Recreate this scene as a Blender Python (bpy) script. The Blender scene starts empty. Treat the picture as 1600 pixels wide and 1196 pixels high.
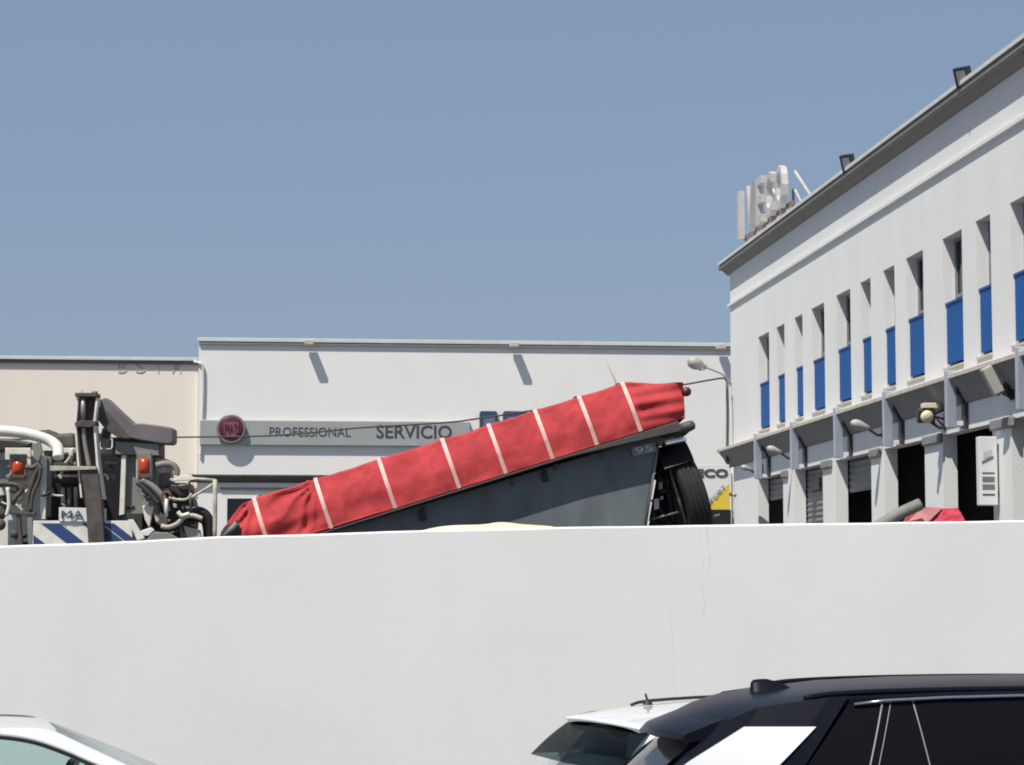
import bpy, math, random
from mathutils import Vector, Matrix, noise
random.seed(7)
S = bpy.context.scene
COL = S.collection

# ------------------------------------------------------------------ camera, sky, sun, exposure
EYE = 2.05
FPX = 3600.0                     # focal length in pixels of the 1600 px wide photograph
PITCH = math.atan((923 - 598) / FPX)
cam_d = bpy.data.cameras.new('camera')
cam = bpy.data.objects.new('camera', cam_d); COL.objects.link(cam)
cam.location = (0, 0, EYE)
cam.rotation_euler = (math.pi / 2 + PITCH, 0, 0)
cam_d.sensor_width = 36; cam_d.lens = FPX / 1600 * 36
cam_d.clip_start = 0.1; cam_d.clip_end = 3000
S.camera = cam

SUN = Vector((-0.365, -0.47, 1.0)).normalized()          # towards the sun
w = bpy.data.worlds.new('World'); S.world = w; w.use_nodes = True
nt = w.node_tree; bg = nt.nodes['Background']
sky = nt.nodes.new('ShaderNodeTexSky'); sky.sky_type = 'NISHITA'; sky.sun_disc = False
sky.sun_elevation = math.asin(SUN.z); sky.sun_rotation = math.atan2(SUN.x, SUN.y)
sky.altitude = 0; sky.air_density = 1.0; sky.dust_density = 1.0; sky.ozone_density = 1.0
hz_mix = nt.nodes.new('ShaderNodeMix'); hz_mix.data_type = 'RGBA'; hz_mix.inputs['Factor'].default_value = 0.65   # even summer haze in the air
hz_mix.inputs[7].default_value = (3.05, 4.08, 5.80, 1)
nt.links.new(sky.outputs[0], hz_mix.inputs[6]); nt.links.new(hz_mix.outputs[2], bg.inputs[0]); bg.inputs[1].default_value = 0.085
sd = bpy.data.lights.new('sun', 'SUN'); sd.energy = 5.0; sd.angle = math.radians(0.5); sd.color = (1.0, 0.945, 0.855)
so = bpy.data.objects.new('sun', sd); COL.objects.link(so)
so.rotation_euler = SUN.to_track_quat('Z', 'Y').to_euler(); so.location = (-8, -10, 30)
S.view_settings.view_transform = 'Standard'; S.view_settings.look = 'None'
S.view_settings.exposure = 0.03; S.view_settings.gamma = 1
S.cycles.pixel_filter_type = 'BLACKMAN_HARRIS'
S.cycles.filter_width = 1.9
S.cycles.max_bounces = 8
S.cycles.use_denoising = True

# ------------------------------------------------------------------ helpers
def P(px, py, Y):
    """the point of the world seen at photo pixel (px, py) at distance Y"""
    cx = (px - 800) / FPX; cy = (598 - py) / FPX
    c, s = math.cos(PITCH), math.sin(PITCH)
    d = Vector((cx, c - cy * s, s + cy * c))
    return Vector((0, 0, EYE)) + d * (Y / d.y)

def PP(px, py, p0, n):
    cx = (px - 800) / FPX; cy = (598 - py) / FPX
    c, s = math.cos(PITCH), math.sin(PITCH)
    d = Vector((cx, c - cy * s, s + cy * c)); o = Vector((0, 0, EYE))
    return o + d * ((p0 - o).dot(n) / d.dot(n))

def lin(r, g, b):
    f = lambda v: (v / 255 / 12.92) if v / 255 <= 0.04045 else ((v / 255 + 0.055) / 1.055) ** 2.4
    return (f(r), f(g), f(b), 1)

def mat(name, col, rough=0.6, metal=0.0, var=0.08, scale=3.0, bump=0.0, bscale=40.0, coat=0.0, streak=0.0, spec=0.5, emit=None):
    m = bpy.data.materials.new(name); m.use_nodes = True
    n = m.node_tree; b = n.nodes['Principled BSDF']
    b.inputs['Roughness'].default_value = rough; b.inputs['Metallic'].default_value = metal
    b.inputs['Specular IOR Level'].default_value = spec
    if coat: b.inputs['Coat Weight'].default_value = coat; b.inputs['Coat Roughness'].default_value = 0.03
    tc = n.nodes.new('ShaderNodeTexCoord')
    no = n.nodes.new('ShaderNodeTexNoise'); no.inputs['Scale'].default_value = scale
    no.inputs['Detail'].default_value = 6; no.inputs['Roughness'].default_value = 0.6
    src = tc.outputs['Object']
    if streak:
        mp = n.nodes.new('ShaderNodeMapping'); mp.inputs['Scale'].default_value = (1, 1, 1 / streak)
        n.links.new(src, mp.inputs[0]); src = mp.outputs[0]
    n.links.new(src, no.inputs['Vector'])
    cr = n.nodes.new('ShaderNodeValToRGB')
    cr.color_ramp.elements[0].position = 0.3; cr.color_ramp.elements[1].position = 0.72
    c = col if len(col) == 4 else lin(*col)
    cr.color_ramp.elements[0].color = tuple(max(0, v * (1 - var)) for v in c[:3]) + (1,)
    cr.color_ramp.elements[1].color = tuple(min(1, v * (1 + var)) for v in c[:3]) + (1,)
    n.links.new(no.outputs['Fac'], cr.inputs[0]); n.links.new(cr.outputs[0], b.inputs['Base Color'])
    if bump:
        n2 = n.nodes.new('ShaderNodeTexNoise'); n2.inputs['Scale'].default_value = bscale; n2.inputs['Detail'].default_value = 4
        n.links.new(tc.outputs['Object'], n2.inputs['Vector'])
        bp = n.nodes.new('ShaderNodeBump'); bp.inputs['Strength'].default_value = bump; bp.inputs['Distance'].default_value = 0.02
        n.links.new(n2.outputs['Fac'], bp.inputs['Height']); n.links.new(bp.outputs[0], b.inputs['Normal'])
    if emit:
        b.inputs['Emission Color'].default_value = emit; b.inputs['Emission Strength'].default_value = 1
    return m

def glass_mat(name, tint, gloss=0.12, rough=0.02, k=1.0):
    m = bpy.data.materials.new(name); m.use_nodes = True; n = m.node_tree
    n.nodes.clear(); out = n.nodes.new('ShaderNodeOutputMaterial')
    t = n.nodes.new('ShaderNodeBsdfTransparent'); t.inputs[0].default_value = tint
    g = n.nodes.new('ShaderNodeBsdfGlossy'); g.inputs['Roughness'].default_value = rough
    lw = n.nodes.new('ShaderNodeLayerWeight'); lw.inputs['Blend'].default_value = gloss
    mx = n.nodes.new('ShaderNodeMixShader')
    mu = n.nodes.new('ShaderNodeMath'); mu.operation = 'MULTIPLY'; mu.inputs[1].default_value = k
    n.links.new(lw.outputs['Fresnel'], mu.inputs[0]); n.links.new(mu.outputs[0], mx.inputs[0]); n.links.new(t.outputs[0], mx.inputs[1]); n.links.new(g.outputs[0], mx.inputs[2])
    n.links.new(mx.outputs[0], out.inputs[0])
    return m

ROOTM = {}
def root(name, loc, rz, label, cat, group=None):
    o = bpy.data.objects.new(name, None); COL.objects.link(o)
    o.location = loc; o.rotation_euler = (0, 0, rz); o.empty_display_size = 0.3
    o['label'] = label; o['category'] = cat
    if group: o['group'] = group
    ROOTM[o.name] = Matrix.Translation(Vector(loc)) @ Matrix.Rotation(rz, 4, 'Z')
    return o

class MB:
    def __init__(s): s.v = []; s.f = []; s.sm = []
    def add(s, vs, fs, smooth=False):
        k = len(s.v); s.v += [Vector(p) for p in vs]
        for f in fs: s.f.append([k + i for i in f]); s.sm.append(smooth)
        return s
    def box(s, c, ax, ay, az):          # centre and three half vectors
        c, ax, ay, az = map(Vector, (c, ax, ay, az))
        vs = [c + i * ax + j * ay + k * az for i in (-1, 1) for j in (-1, 1) for k in (-1, 1)]
        return s.add(vs, [(0, 1, 3, 2), (4, 6, 7, 5), (0, 4, 5, 1), (2, 3, 7, 6), (0, 2, 6, 4), (1, 5, 7, 3)])
    def abox(s, x0, x1, y0, y1, z0, z1):
        return s.box(((x0 + x1) / 2, (y0 + y1) / 2, (z0 + z1) / 2), ((x1 - x0) / 2, 0, 0), (0, (y1 - y0) / 2, 0), (0, 0, (z1 - z0) / 2))
    def prism(s, pts, ext):
        n = len(pts); pts = [Vector(p) for p in pts]; ext = Vector(ext)
        vs = pts + [p + ext for p in pts]
        fs = [list(range(n)), list(range(2 * n - 1, n - 1, -1))] + [(i, n + i, n + (i + 1) % n, (i + 1) % n) for i in range(n)]
        return s.add(vs, fs)
    def tube(s, pts, r, seg=12, cap=True):
        pts = [Vector(p) for p in pts]; n = len(pts)
        rs = r if isinstance(r, (list, tuple)) else [r] * n
        rings = []; up = None
        for i, p in enumerate(pts):
            t = (pts[min(i + 1, n - 1)] - pts[max(i - 1, 0)]).normalized()
            if up is None:
                up = Vector((0, 0, 1)) if abs(t.z) < 0.9 else Vector((0, 1, 0))
            a = t.cross(up).normalized(); b = a.cross(t).normalized(); up = b
            rings.append([p + (a * math.cos(q) + b * math.sin(q)) * rs[i] for q in [2 * math.pi * k / seg for k in range(seg)]])
        k = len(s.v)
        for rg in rings: s.v += rg
        for i in range(n - 1):
            for j in range(seg):
                s.f.append([k + i * seg + j, k + i * seg + (j + 1) % seg, k + (i + 1) * seg + (j + 1) % seg, k + (i + 1) * seg + j]); s.sm.append(True)
        if cap:
            s.f.append([k + j for j in range(seg)][::-1]); s.sm.append(False)
            s.f.append([k + (n - 1) * seg + j for j in range(seg)]); s.sm.append(False)
        return s
    def grid(s, rows, smooth=True, close=False):
        m = len(rows[0]); k = len(s.v)
        for r in rows: s.v += [Vector(p) for p in r]
        for i in range(len(rows) - 1):
            for j in range(m if close else m - 1):
                j2 = (j + 1) % m
                s.f.append([k + i * m + j, k + i * m + j2, k + (i + 1) * m + j2, k + (i + 1) * m + j]); s.sm.append(smooth)
        return s
    def lathe(s, c, axis, prof, seg=32, smooth=True):      # prof: (along axis, radius)
        c = Vector(c); ax = Vector(axis).normalized()
        u = ax.cross(Vector((0, 0, 1)) if abs(ax.z) < 0.9 else Vector((1, 0, 0))).normalized(); v = ax.cross(u)
        rows = [[c + ax * h + (u * math.cos(q) + v * math.sin(q)) * r for q in [2 * math.pi * k / seg for k in range(seg)]] for h, r in prof]
        return s.grid(rows, smooth, True)
    def build(s, name, m, parent=None, bevel=0, label=None, kind=None, cat=None, group=None, base=None, subd=0):
        me = bpy.data.meshes.new(name)
        if parent is not None:
            M = ROOTM[parent.name]; inv = M.inverted(); loc = None
            vs = [inv @ v for v in s.v]; ROOTM_child = M
        else:
            if base is None:
                xs = [v.x for v in s.v]; ys = [v.y for v in s.v]; zs = [v.z for v in s.v]
                base = Vector(((min(xs) + max(xs)) / 2, (min(ys) + max(ys)) / 2, min(zs)))
            vs = [v - Vector(base) for v in s.v]
        me.from_pydata([tuple(v) for v in vs], [], s.f)
        me.polygons.foreach_set('use_smooth', s.sm)
        me.materials.append(m); me.update()
        o = bpy.data.objects.new(name, me); COL.objects.link(o)
        if parent is not None:
            o.parent = parent
            ROOTM[o.name] = ROOTM[parent.name]
        else:
            o.location = base; ROOTM[o.name] = Matrix.Translation(Vector(base))
        if bevel:
            b = o.modifiers.new('bevel', 'BEVEL'); b.width = bevel; b.segments = 2; b.limit_method = 'ANGLE'; b.angle_limit = math.radians(40)
        if subd:
            q = o.modifiers.new('subd', 'SUBSURF'); q.levels = subd; q.render_levels = subd
        if label: o['label'] = label
        if kind: o['kind'] = kind
        if cat: o['category'] = cat
        if group: o['group'] = group
        return o

def text_mb(txt, org, xdir, ydir, height, width=None, depth=0.01, offset=0.0, space=1.0):
    """solid letters: lower left corner org, cap height, running along xdir"""
    c = bpy.data.curves.new('t', 'FONT'); c.body = txt; c.extrude = 0.5; c.offset = offset; c.resolution_u = 3
    c.space_character = space
    o = bpy.data.objects.new('t', c); COL.objects.link(o)
    dg = bpy.context.evaluated_depsgraph_get()
    me = bpy.data.meshes.new_from_object(o.evaluated_get(dg))
    xs = [v.co.x for v in me.vertices]; ys = [v.co.y for v in me.vertices]
    x0, x1, y0, y1 = min(xs), max(xs), min(ys), max(ys)
    sy = height / (y1 - y0); sx = (width / (x1 - x0)) if width else sy
    X = Vector(xdir).normalized(); Y = Vector(ydir).normalized(); Z = X.cross(Y)
    mb = MB()
    mb.add([Vector(org) + X * (v.co.x - x0) * sx + Y * (v.co.y - y0) * sy + Z * (v.co.z + 0.5) * depth for v in me.vertices],
           [list(p.vertices) for p in me.polygons])
    bpy.data.objects.remove(o); bpy.data.curves.remove(c); bpy.data.meshes.remove(me)
    return mb

def poly(pxs, Y): return [P(x, y, Y) for x, y in pxs]
def smooth_path(pts, n=6):
    pts = [Vector(p) for p in pts]; out = []
    for i in range(len(pts) - 1):
        p0 = pts[max(i - 1, 0)]; p1 = pts[i]; p2 = pts[i + 1]; p3 = pts[min(i + 2, len(pts) - 1)]
        for k in range(n):
            t = k / n
            out.append(0.5 * ((2 * p1) + (p2 - p0) * t + (2 * p0 - 5 * p1 + 4 * p2 - p3) * t * t + (3 * p1 - p0 - 3 * p2 + p3) * t ** 3))
    out.append(pts[-1]); return out

UPV = Vector((0, 0, 1))
YARD = 1.5

# ------------------------------------------------------------------ materials
M = {}
M['white_wall'] = mat('white_render', (0.77, 0.772, 0.762, 1), 0.85, var=0.035, scale=1.6, streak=4, bump=0.15, bscale=30)
M['white_back'] = mat('white_render_back', (0.81, 0.80, 0.775, 1), 0.85, var=0.03, scale=1.2, streak=4, bump=0.1, bscale=20)
M['cream'] = mat('cream_render', (0.83, 0.75, 0.66, 1), 0.85, var=0.03, scale=1.2, streak=3, bump=0.1, bscale=20)
M['coping'] = mat('pale_coping', (0.62, 0.64, 0.62, 1), 0.8, var=0.08, scale=4)
M['cornice'] = mat('grey_cornice', (0.24, 0.235, 0.225, 1), 0.85, var=0.10, scale=3)
M['concrete'] = mat('beige_concrete', (0.56, 0.51, 0.45, 1), 0.9, var=0.18, scale=9, bump=0.2)
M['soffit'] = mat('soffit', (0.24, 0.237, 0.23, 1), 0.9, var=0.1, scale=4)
M['blue'] = mat('blue_paint', (0.007, 0.082, 0.285, 1), 0.45, var=0.10, scale=6, streak=4)
M['glass_dark'] = mat('dark_glass', (0.02, 0.022, 0.035, 1), 0.08, var=0.1, spec=0.6)
M['frame_grey'] = mat('grey_frame', (0.25, 0.26, 0.28, 1), 0.5, var=0.1)
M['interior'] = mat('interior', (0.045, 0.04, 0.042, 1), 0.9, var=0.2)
M['shutter'] = mat('grey_shutter', (0.2, 0.205, 0.215, 1), 0.5, metal=0.3, var=0.1)
M['steel'] = mat('galvanised', (0.50, 0.54, 0.62, 1), 0.4, metal=0.5, var=0.12, scale=12, streak=4)
M['lamp_shell'] = mat('lamp_shell', (0.40, 0.395, 0.36, 1), 0.5, var=0.08)
M['lamp_cream'] = mat('lamp_cream', (0.75, 0.66, 0.45, 1), 0.4, var=0.08)
M['dark_metal'] = mat('dark_metal', (0.05, 0.047, 0.045, 1), 0.5, metal=0.2, var=0.25, scale=10)
M['flood'] = mat('flood_housing', (0.025, 0.03, 0.04, 1), 0.5, var=0.15)
M['flood_glass'] = mat('flood_glass', (0.25, 0.25, 0.25, 1), 0.2, var=0.1)
M['silver'] = mat('sign_silver', (0.37, 0.385, 0.385, 1), 0.5, metal=0.1, var=0.06, scale=2)
M['sign_grey'] = mat('sign_grey', (0.06, 0.065, 0.07, 1), 0.5, var=0.05)
M['emblem_red'] = mat('emblem_red', (0.10, 0.013, 0.028, 1), 0.4, var=0.1)
M['emblem_pink'] = mat('emblem_pink', (0.25, 0.09, 0.12, 1), 0.4, var=0.1)
M['chrome'] = mat('chrome', (0.6, 0.6, 0.62, 1), 0.18, metal=1.0, var=0.04)
M['letter_white'] = mat('letter_white', (0.52, 0.50, 0.485, 1), 0.6, var=0.12, scale=8)
M['rust'] = mat('rust', (0.17, 0.075, 0.055, 1), 0.85, var=0.35, scale=14)
M['dull_rust'] = mat('dull_rust', (0.26, 0.17, 0.145, 1), 0.85, var=0.3, scale=14)
M['letter_blue'] = mat('letter_blue', (0.04, 0.07, 0.18, 1), 0.4, var=0.1)
M['pale_blue'] = mat('pale_blue', (0.13, 0.17, 0.28, 1), 0.4)
M['black'] = mat('black_paint', (0.012, 0.012, 0.013, 1), 0.5, var=0.2)
M['yellow'] = mat('yellow', (0.72, 0.53, 0.06, 1), 0.5, var=0.06)
M['board_white'] = mat('board_white', (0.72, 0.72, 0.72, 1), 0.5, var=0.03)
M['cable'] = mat('cable', (0.05, 0.05, 0.05, 1), 0.7, var=0.1)
M['tarp'] = mat('red_tarp', (0.465, 0.052, 0.058, 1), 0.85, var=0.26, scale=4.5, bump=0.35, bscale=9, spec=0.25)
M['tarp2'] = mat('red_tarp_faded', (0.46, 0.03, 0.06, 1), 0.55, var=0.25, scale=5, bump=0.3, bscale=14)
M['strap'] = mat('strap', (0.68, 0.40, 0.36, 1), 0.5, var=0.12, scale=20)
M['hull'] = mat('hull_grey', (0.125, 0.148, 0.16, 1), 0.6, metal=0.05, var=0.22, scale=3.5, streak=2.5, bump=0.12, bscale=6)
M['rail'] = mat('rail_dark', (0.075, 0.07, 0.068, 1), 0.6, var=0.3, scale=8)
M['rubber'] = mat('rubber', (0.022, 0.021, 0.021, 1), 0.85, var=0.25, scale=12, bump=0.3)
M['rim'] = mat('rim', (0.22, 0.22, 0.23, 1), 0.6, metal=0.3, var=0.2)
M['truck_white'] = mat('truck_white', (0.74, 0.72, 0.66, 1), 0.5, var=0.16, scale=7)
M['truck_cream'] = mat('truck_cream', (0.52, 0.48, 0.40, 1), 0.7, var=0.35, scale=9)
M['truck_brown'] = mat('truck_brown', (0.085, 0.07, 0.06, 1), 0.65, var=0.4, scale=9)
M['truck_grey'] = mat('truck_grey', (0.21, 0.21, 0.195, 1), 0.6, var=0.2, scale=6)
M['boom'] = mat('boom_grey', (0.155, 0.14, 0.145, 1), 0.6, var=0.18, scale=5)
M['ram'] = mat('ram_pink', (0.33, 0.28, 0.27, 1), 0.4, metal=0.3, var=0.15)
M['panel_blue'] = mat('panel_blue', (0.03, 0.06, 0.17, 1), 0.45, var=0.15)
M['orange'] = mat('orange_lens', (0.50, 0.065, 0.025, 1), 0.25, var=0.15, scale=20)
M['tarp_cream'] = mat('tarp_cream', (0.80, 0.70, 0.48, 1), 0.7, var=0.15, scale=4, bump=0.3, bscale=10)
M['faded_pink'] = mat('faded_pink', (0.42, 0.17, 0.17, 1), 0.7, var=0.3, scale=8)
M['roll'] = mat('roll_grey', (0.20, 0.20, 0.185, 1), 0.7, var=0.2, scale=8)
M['asphalt'] = mat('asphalt', (0.055, 0.055, 0.057, 1), 0.9, var=0.25, scale=2, bump=0.4, bscale=80)
M['yard'] = mat('yard_asphalt', (0.10, 0.098, 0.095, 1), 0.9, var=0.15, scale=0.6, bump=0.3, bscale=60)
M['car_white'] = mat('car_white', (0.80, 0.81, 0.82, 1), 0.3, var=0.01, coat=1.0)
M['car_black'] = mat('car_black', (0.009, 0.010, 0.016, 1), 0.3, var=0.1, spec=0.035)
M['car_glass_black'] = mat('privacy_glass', (0.006, 0.006, 0.008, 1), 0.05, var=0.05, spec=0.14)
M['plastic'] = mat('black_plastic', (0.014, 0.014, 0.015, 1), 0.6, var=0.1)
M['seat'] = mat('seat_fabric', (0.02, 0.02, 0.025, 1), 0.9, var=0.2)
M['tail_red'] = mat('tail_red', (0.35, 0.02, 0.02, 1), 0.2, var=0.05)
M['glass_teal'] = glass_mat('tinted_glass', (0.74, 0.87, 0.86, 1), 0.10, k=0.4)
M['glass_clear'] = glass_mat('clear_glass', (0.86, 0.90, 0.90, 1), 0.08, k=0.3)
M['glass_tint'] = glass_mat('dark_tinted_glass', (0.13, 0.18, 0.19, 1), 0.2, k=0.3)

# boundary wall render: faint stains and hair cracks that belong to the wall
def wall_mat():
    m = mat('boundary_render', (0.78, 0.775, 0.758, 1), 0.88, var=0.022, scale=0.45, bump=0.07, bscale=14)
    n = m.node_tree; b = n.nodes['Principled BSDF']
    cr = b.inputs['Base Color'].links[0].from_socket
    g = n.nodes.new('ShaderNodeNewGeometry'); sp = n.nodes.new('ShaderNodeSeparateXYZ'); n.links.new(g.outputs['Position'], sp.inputs[0])
    def math_(op, a, c=None, d=None):
        q = n.nodes.new('ShaderNodeMath'); q.operation = op
        for i, v in enumerate((a, c, d)):
            if v is None: continue
            if isinstance(v, (int, float)): q.inputs[i].default_value = v
            else: n.links.new(v, q.inputs[i])
        return q.outputs[0]
    nz = n.nodes.new('ShaderNodeTexNoise'); nz.inputs['Scale'].default_value = 2.6; nz.inputs['Detail'].default_value = 8; nz.inputs['Roughness'].default_value = 0.65
    n.links.new(g.outputs['Position'], nz.inputs['Vector'])
    wob = math_('MULTIPLY', math_('SUBTRACT', nz.outputs['Fac'], 0.5), 0.16)
    nb = n.nodes.new('ShaderNodeTexNoise'); nb.inputs['Scale'].default_value = 5.0; nb.inputs['Detail'].default_value = 5
    n.links.new(g.outputs['Position'], nb.inputs['Vector'])
    brk = math_('MULTIPLY', math_('SUBTRACT', nb.outputs['Fac'], 0.43), 9.0); brk.node.use_clamp = True
    total = None
    for x0, z0, z1, wd, st in ((P(1097, 900, 16).x, 1.2, 2.5, 0.006, 0.24), (P(1052, 900, 16).x, 1.0, 2.1, 0.0045, 0.2), (P(1105, 850, 16).x, 2.1, 2.5, 0.0065, 0.36)):
        d = math_('ABSOLUTE', math_('SUBTRACT', math_('ADD', sp.outputs['X'], wob), x0))
        line = math_('SUBTRACT', 1.0, math_('DIVIDE', d, wd)); line.node.use_clamp = True
        rg = math_('MULTIPLY', math_('GREATER_THAN', sp.outputs['Z'], z0), math_('LESS_THAN', sp.outputs['Z'], z1))
        a = math_('MULTIPLY', math_('MULTIPLY', line, brk), math_('MULTIPLY', rg, st))
        total = a if total is None else math_('MAXIMUM', total, a)
    # faint rain streaks running down the render
    mp = n.nodes.new('ShaderNodeMapping'); mp.inputs['Scale'].default_value = (2.2, 1, 0.22); n.links.new(g.outputs['Position'], mp.inputs[0])
    ns = n.nodes.new('ShaderNodeTexNoise'); ns.inputs['Scale'].default_value = 1.3; ns.inputs['Detail'].default_value = 7; n.links.new(mp.outputs[0], ns.inputs['Vector'])
    stq = math_('MULTIPLY', math_('SUBTRACT', ns.outputs['Fac'], 0.50), 0.20); stq.node.use_clamp = True
    nl = n.nodes.new('ShaderNodeTexNoise'); nl.inputs['Scale'].default_value = 0.8; nl.inputs['Detail'].default_value = 3; n.links.new(g.outputs['Position'], nl.inputs['Vector'])
    pat = math_('MULTIPLY', math_('SUBTRACT', nl.outputs['Fac'], 0.52), 0.35); pat.node.use_clamp = True
    total = math_('MAXIMUM', total, math_('MAXIMUM', stq, pat))
    # small dirt specks
    vo = n.nodes.new('ShaderNodeTexVoronoi'); vo.inputs['Scale'].default_value = 1.7
    n.links.new(g.outputs['Position'], vo.inputs['Vector'])
    spk = math_('SUBTRACT', 1.0, math_('DIVIDE', vo.outputs['Distance'], 0.045)); spk.node.use_clamp = True
    total = math_('MAXIMUM', total, math_('MULTIPLY', spk, 0.16))
    mx = n.nodes.new('ShaderNodeMix'); mx.data_type = 'RGBA'
    n.links.new(total, mx.inputs['Factor']); n.links.new(cr, mx.inputs[6]); mx.inputs[7].default_value = (0.30, 0.28, 0.26, 1)
    n.links.new(mx.outputs[2], b.inputs['Base Color'])
    return m
M['boundary'] = wall_mat()

# ------------------------------------------------------------------ ground
MB().add([(-600, -200, 0), (600, -200, 0), (600, 1500, 0), (-600, 1500, 0)], [(0, 1, 2, 3)]).build('street', M['asphalt'], kind='structure', base=(0, 0, 0))
MB().abox(-300, 300, 16.30, 600, 0.02, YARD).build('yard_ground', M['yard'], kind='structure')
# white parking lines (painted on the street)
for k in range(6):
    x = -7 + k * 3.1
    MB().abox(x, x + 0.1, 12.6, 15.4, 0.0, 0.006).build('parking_line', M['board_white'], kind='structure')

# ------------------------------------------------------------------ boundary wall
top_px = [(-900, 882), (-300, 864), (0, 853.5), (60, 851.5), (140, 848.5), (240, 843.5), (340, 839), (500, 834), (690, 828.5), (900, 823.5), (1130, 820), (1360, 817), (1600, 813), (2000, 807), (2600, 799)]
WY = 16.0
mb = MB(); rows = []
fine = []
for (xa, ya), (xb, yb) in zip(top_px[:-1], top_px[1:]):
    n_ = max(1, int((xb - xa) / 22))
    fine += [(xa + (xb - xa) * k / n_, ya + (yb - ya) * k / n_) for k in range(n_)]
fine.append(top_px[-1])
for i, (x, y) in enumerate(fine):
    p = P(x, y, WY); p.z += 0.004 * noise.noise(Vector((p.x * 1.7, 3.3, 0))) + 0.002 * noise.noise(Vector((p.x * 7, 8.3, 0)))
    rows.append([(p.x, WY, 0.0), (p.x, WY, p.z - 0.012), (p.x, WY + 0.012, p.z), (p.x, WY + 0.278, p.z), (p.x, WY + 0.29, p.z - 0.012), (p.x, WY + 0.29, 0.0)])
mb.grid(rows, False)
mb.build('boundary_wall', M['boundary'], label='long plain white rendered boundary wall behind the parked cars', cat='wall')

# ------------------------------------------------------------------ right building (blue window panels)
C0 = P(1142, 600, 44.0); C0.z = 0
sd_ = Vector((0.0985, -0.9951, 0)).normalized()     # along the facade, towards the camera
nin = Vector((-sd_.y, sd_.x, 0))                     # into the building
RB_ROT = math.atan2(sd_.y, sd_.x)
def B(s, y, z): return C0 + sd_ * s + nin * y + UPV * z
def F(px, py, off=0.0):
    p = PP(px, py, C0 - nin * off, nin); d = p - C0
    return d.dot(sd_), p.z
def bbox(mb, s0, s1, y0, y1, z0, z1):
    return mb.box(B((s0 + s1) / 2, (y0 + y1) / 2, (z0 + z1) / 2), sd_ * (s1 - s0) / 2, nin * (y1 - y0) / 2, UPV * (z1 - z0) / 2)

rb = root('workshop_building', (C0.x, C0.y, YARD), RB_ROT, 'white two storey workshop with narrow windows and blue panels on the right', 'building')
SEND = 27.0
z_eave = F(1142, 425)[1]; z_win1 = F(1474.5, 373)[1]; z_win0 = F(1479.5, 575)[1]; z_blue = F(1479.5, 478, -0.04)[1]
z_cor = F(1142, 437)[1] + 0.11
z_str = F(1142, 484)[1] + 0.05
z_led1 = F(1142, 702)[1]; z_led0 = z_led1 - 0.06
wins = [(1184.5, 1201.3), (1213, 1225.4), (1241.4, 1253.8), (1268, 1288), (1307, 1329), (1345, 1361), (1381, 1398.6), (1417, 1443.7), (1474.5, 1505), (1527, 1550), (1581.5, 1618)]
wins = [(F(a, 500)[0], F(b, 500)[0]) for a, b in wins] + [(19.6, 20.2), (21.2, 21.8), (23.0, 23.9), (25.0, 25.9)]
z_door = F(1474, 680)[1]
doors = [(1184.5, 1223.5), (1241.5, 1285.6), (1306, 1361.5), (1382.5, 1445.5), (1474, 1552), (1582, 1680)]
doors = [(F(a, 750)[0], F(b, 750)[0]) for a, b in doors] + [(21.3, 24.2)]
print('zs', z_eave, z_cor, z_str, z_win1, z_blue, z_win0, z_led1, z_door, doors)
RW, RD = 0.165, 0.19
z_base = YARD
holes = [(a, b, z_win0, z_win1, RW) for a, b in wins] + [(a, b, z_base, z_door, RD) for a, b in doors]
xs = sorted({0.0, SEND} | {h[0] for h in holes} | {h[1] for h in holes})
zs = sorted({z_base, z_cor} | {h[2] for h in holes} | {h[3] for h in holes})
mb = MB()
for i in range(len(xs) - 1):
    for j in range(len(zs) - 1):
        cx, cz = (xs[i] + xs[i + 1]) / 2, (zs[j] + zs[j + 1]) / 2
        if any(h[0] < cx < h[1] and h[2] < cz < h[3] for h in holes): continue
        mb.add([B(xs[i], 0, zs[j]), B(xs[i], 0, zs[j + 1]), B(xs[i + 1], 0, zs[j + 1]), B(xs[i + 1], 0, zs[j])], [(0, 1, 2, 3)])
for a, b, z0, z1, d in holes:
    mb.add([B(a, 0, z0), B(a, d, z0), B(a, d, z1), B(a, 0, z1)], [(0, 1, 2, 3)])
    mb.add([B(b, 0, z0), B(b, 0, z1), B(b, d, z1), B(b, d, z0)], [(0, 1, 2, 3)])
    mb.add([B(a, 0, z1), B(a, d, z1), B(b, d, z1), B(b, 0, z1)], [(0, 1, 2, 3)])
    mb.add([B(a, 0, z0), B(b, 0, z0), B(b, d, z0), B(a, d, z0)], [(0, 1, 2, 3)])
# far end wall, near end wall, rear wall
DEP = 12.0
mb.add([B(0, 0, z_base), B(0, 0, z_cor), B(0, DEP, z_cor), B(0, DEP, z_base)], [(0, 1, 2, 3)])
mb.add([B(SEND, 0, z_base), B(SEND, 0, z_cor), B(SEND, DEP, z_cor), B(SEND, DEP, z_base)], [(0, 1, 2, 3)])
mb.add([B(0, DEP, z_base), B(0, DEP, z_cor), B(SEND, DEP, z_cor), B(SEND, DEP, z_base)], [(0, 1, 2, 3)])
mb.build('facade_wall', M['white_wall'], rb)
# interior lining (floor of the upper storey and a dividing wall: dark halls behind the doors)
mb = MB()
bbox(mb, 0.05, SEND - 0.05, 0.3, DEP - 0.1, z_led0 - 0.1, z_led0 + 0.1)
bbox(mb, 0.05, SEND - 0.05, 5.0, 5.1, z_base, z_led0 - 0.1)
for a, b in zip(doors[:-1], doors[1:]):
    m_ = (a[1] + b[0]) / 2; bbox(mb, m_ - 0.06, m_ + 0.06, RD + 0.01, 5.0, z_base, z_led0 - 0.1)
mb.build('interior_partition', M['interior'], rb)
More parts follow.
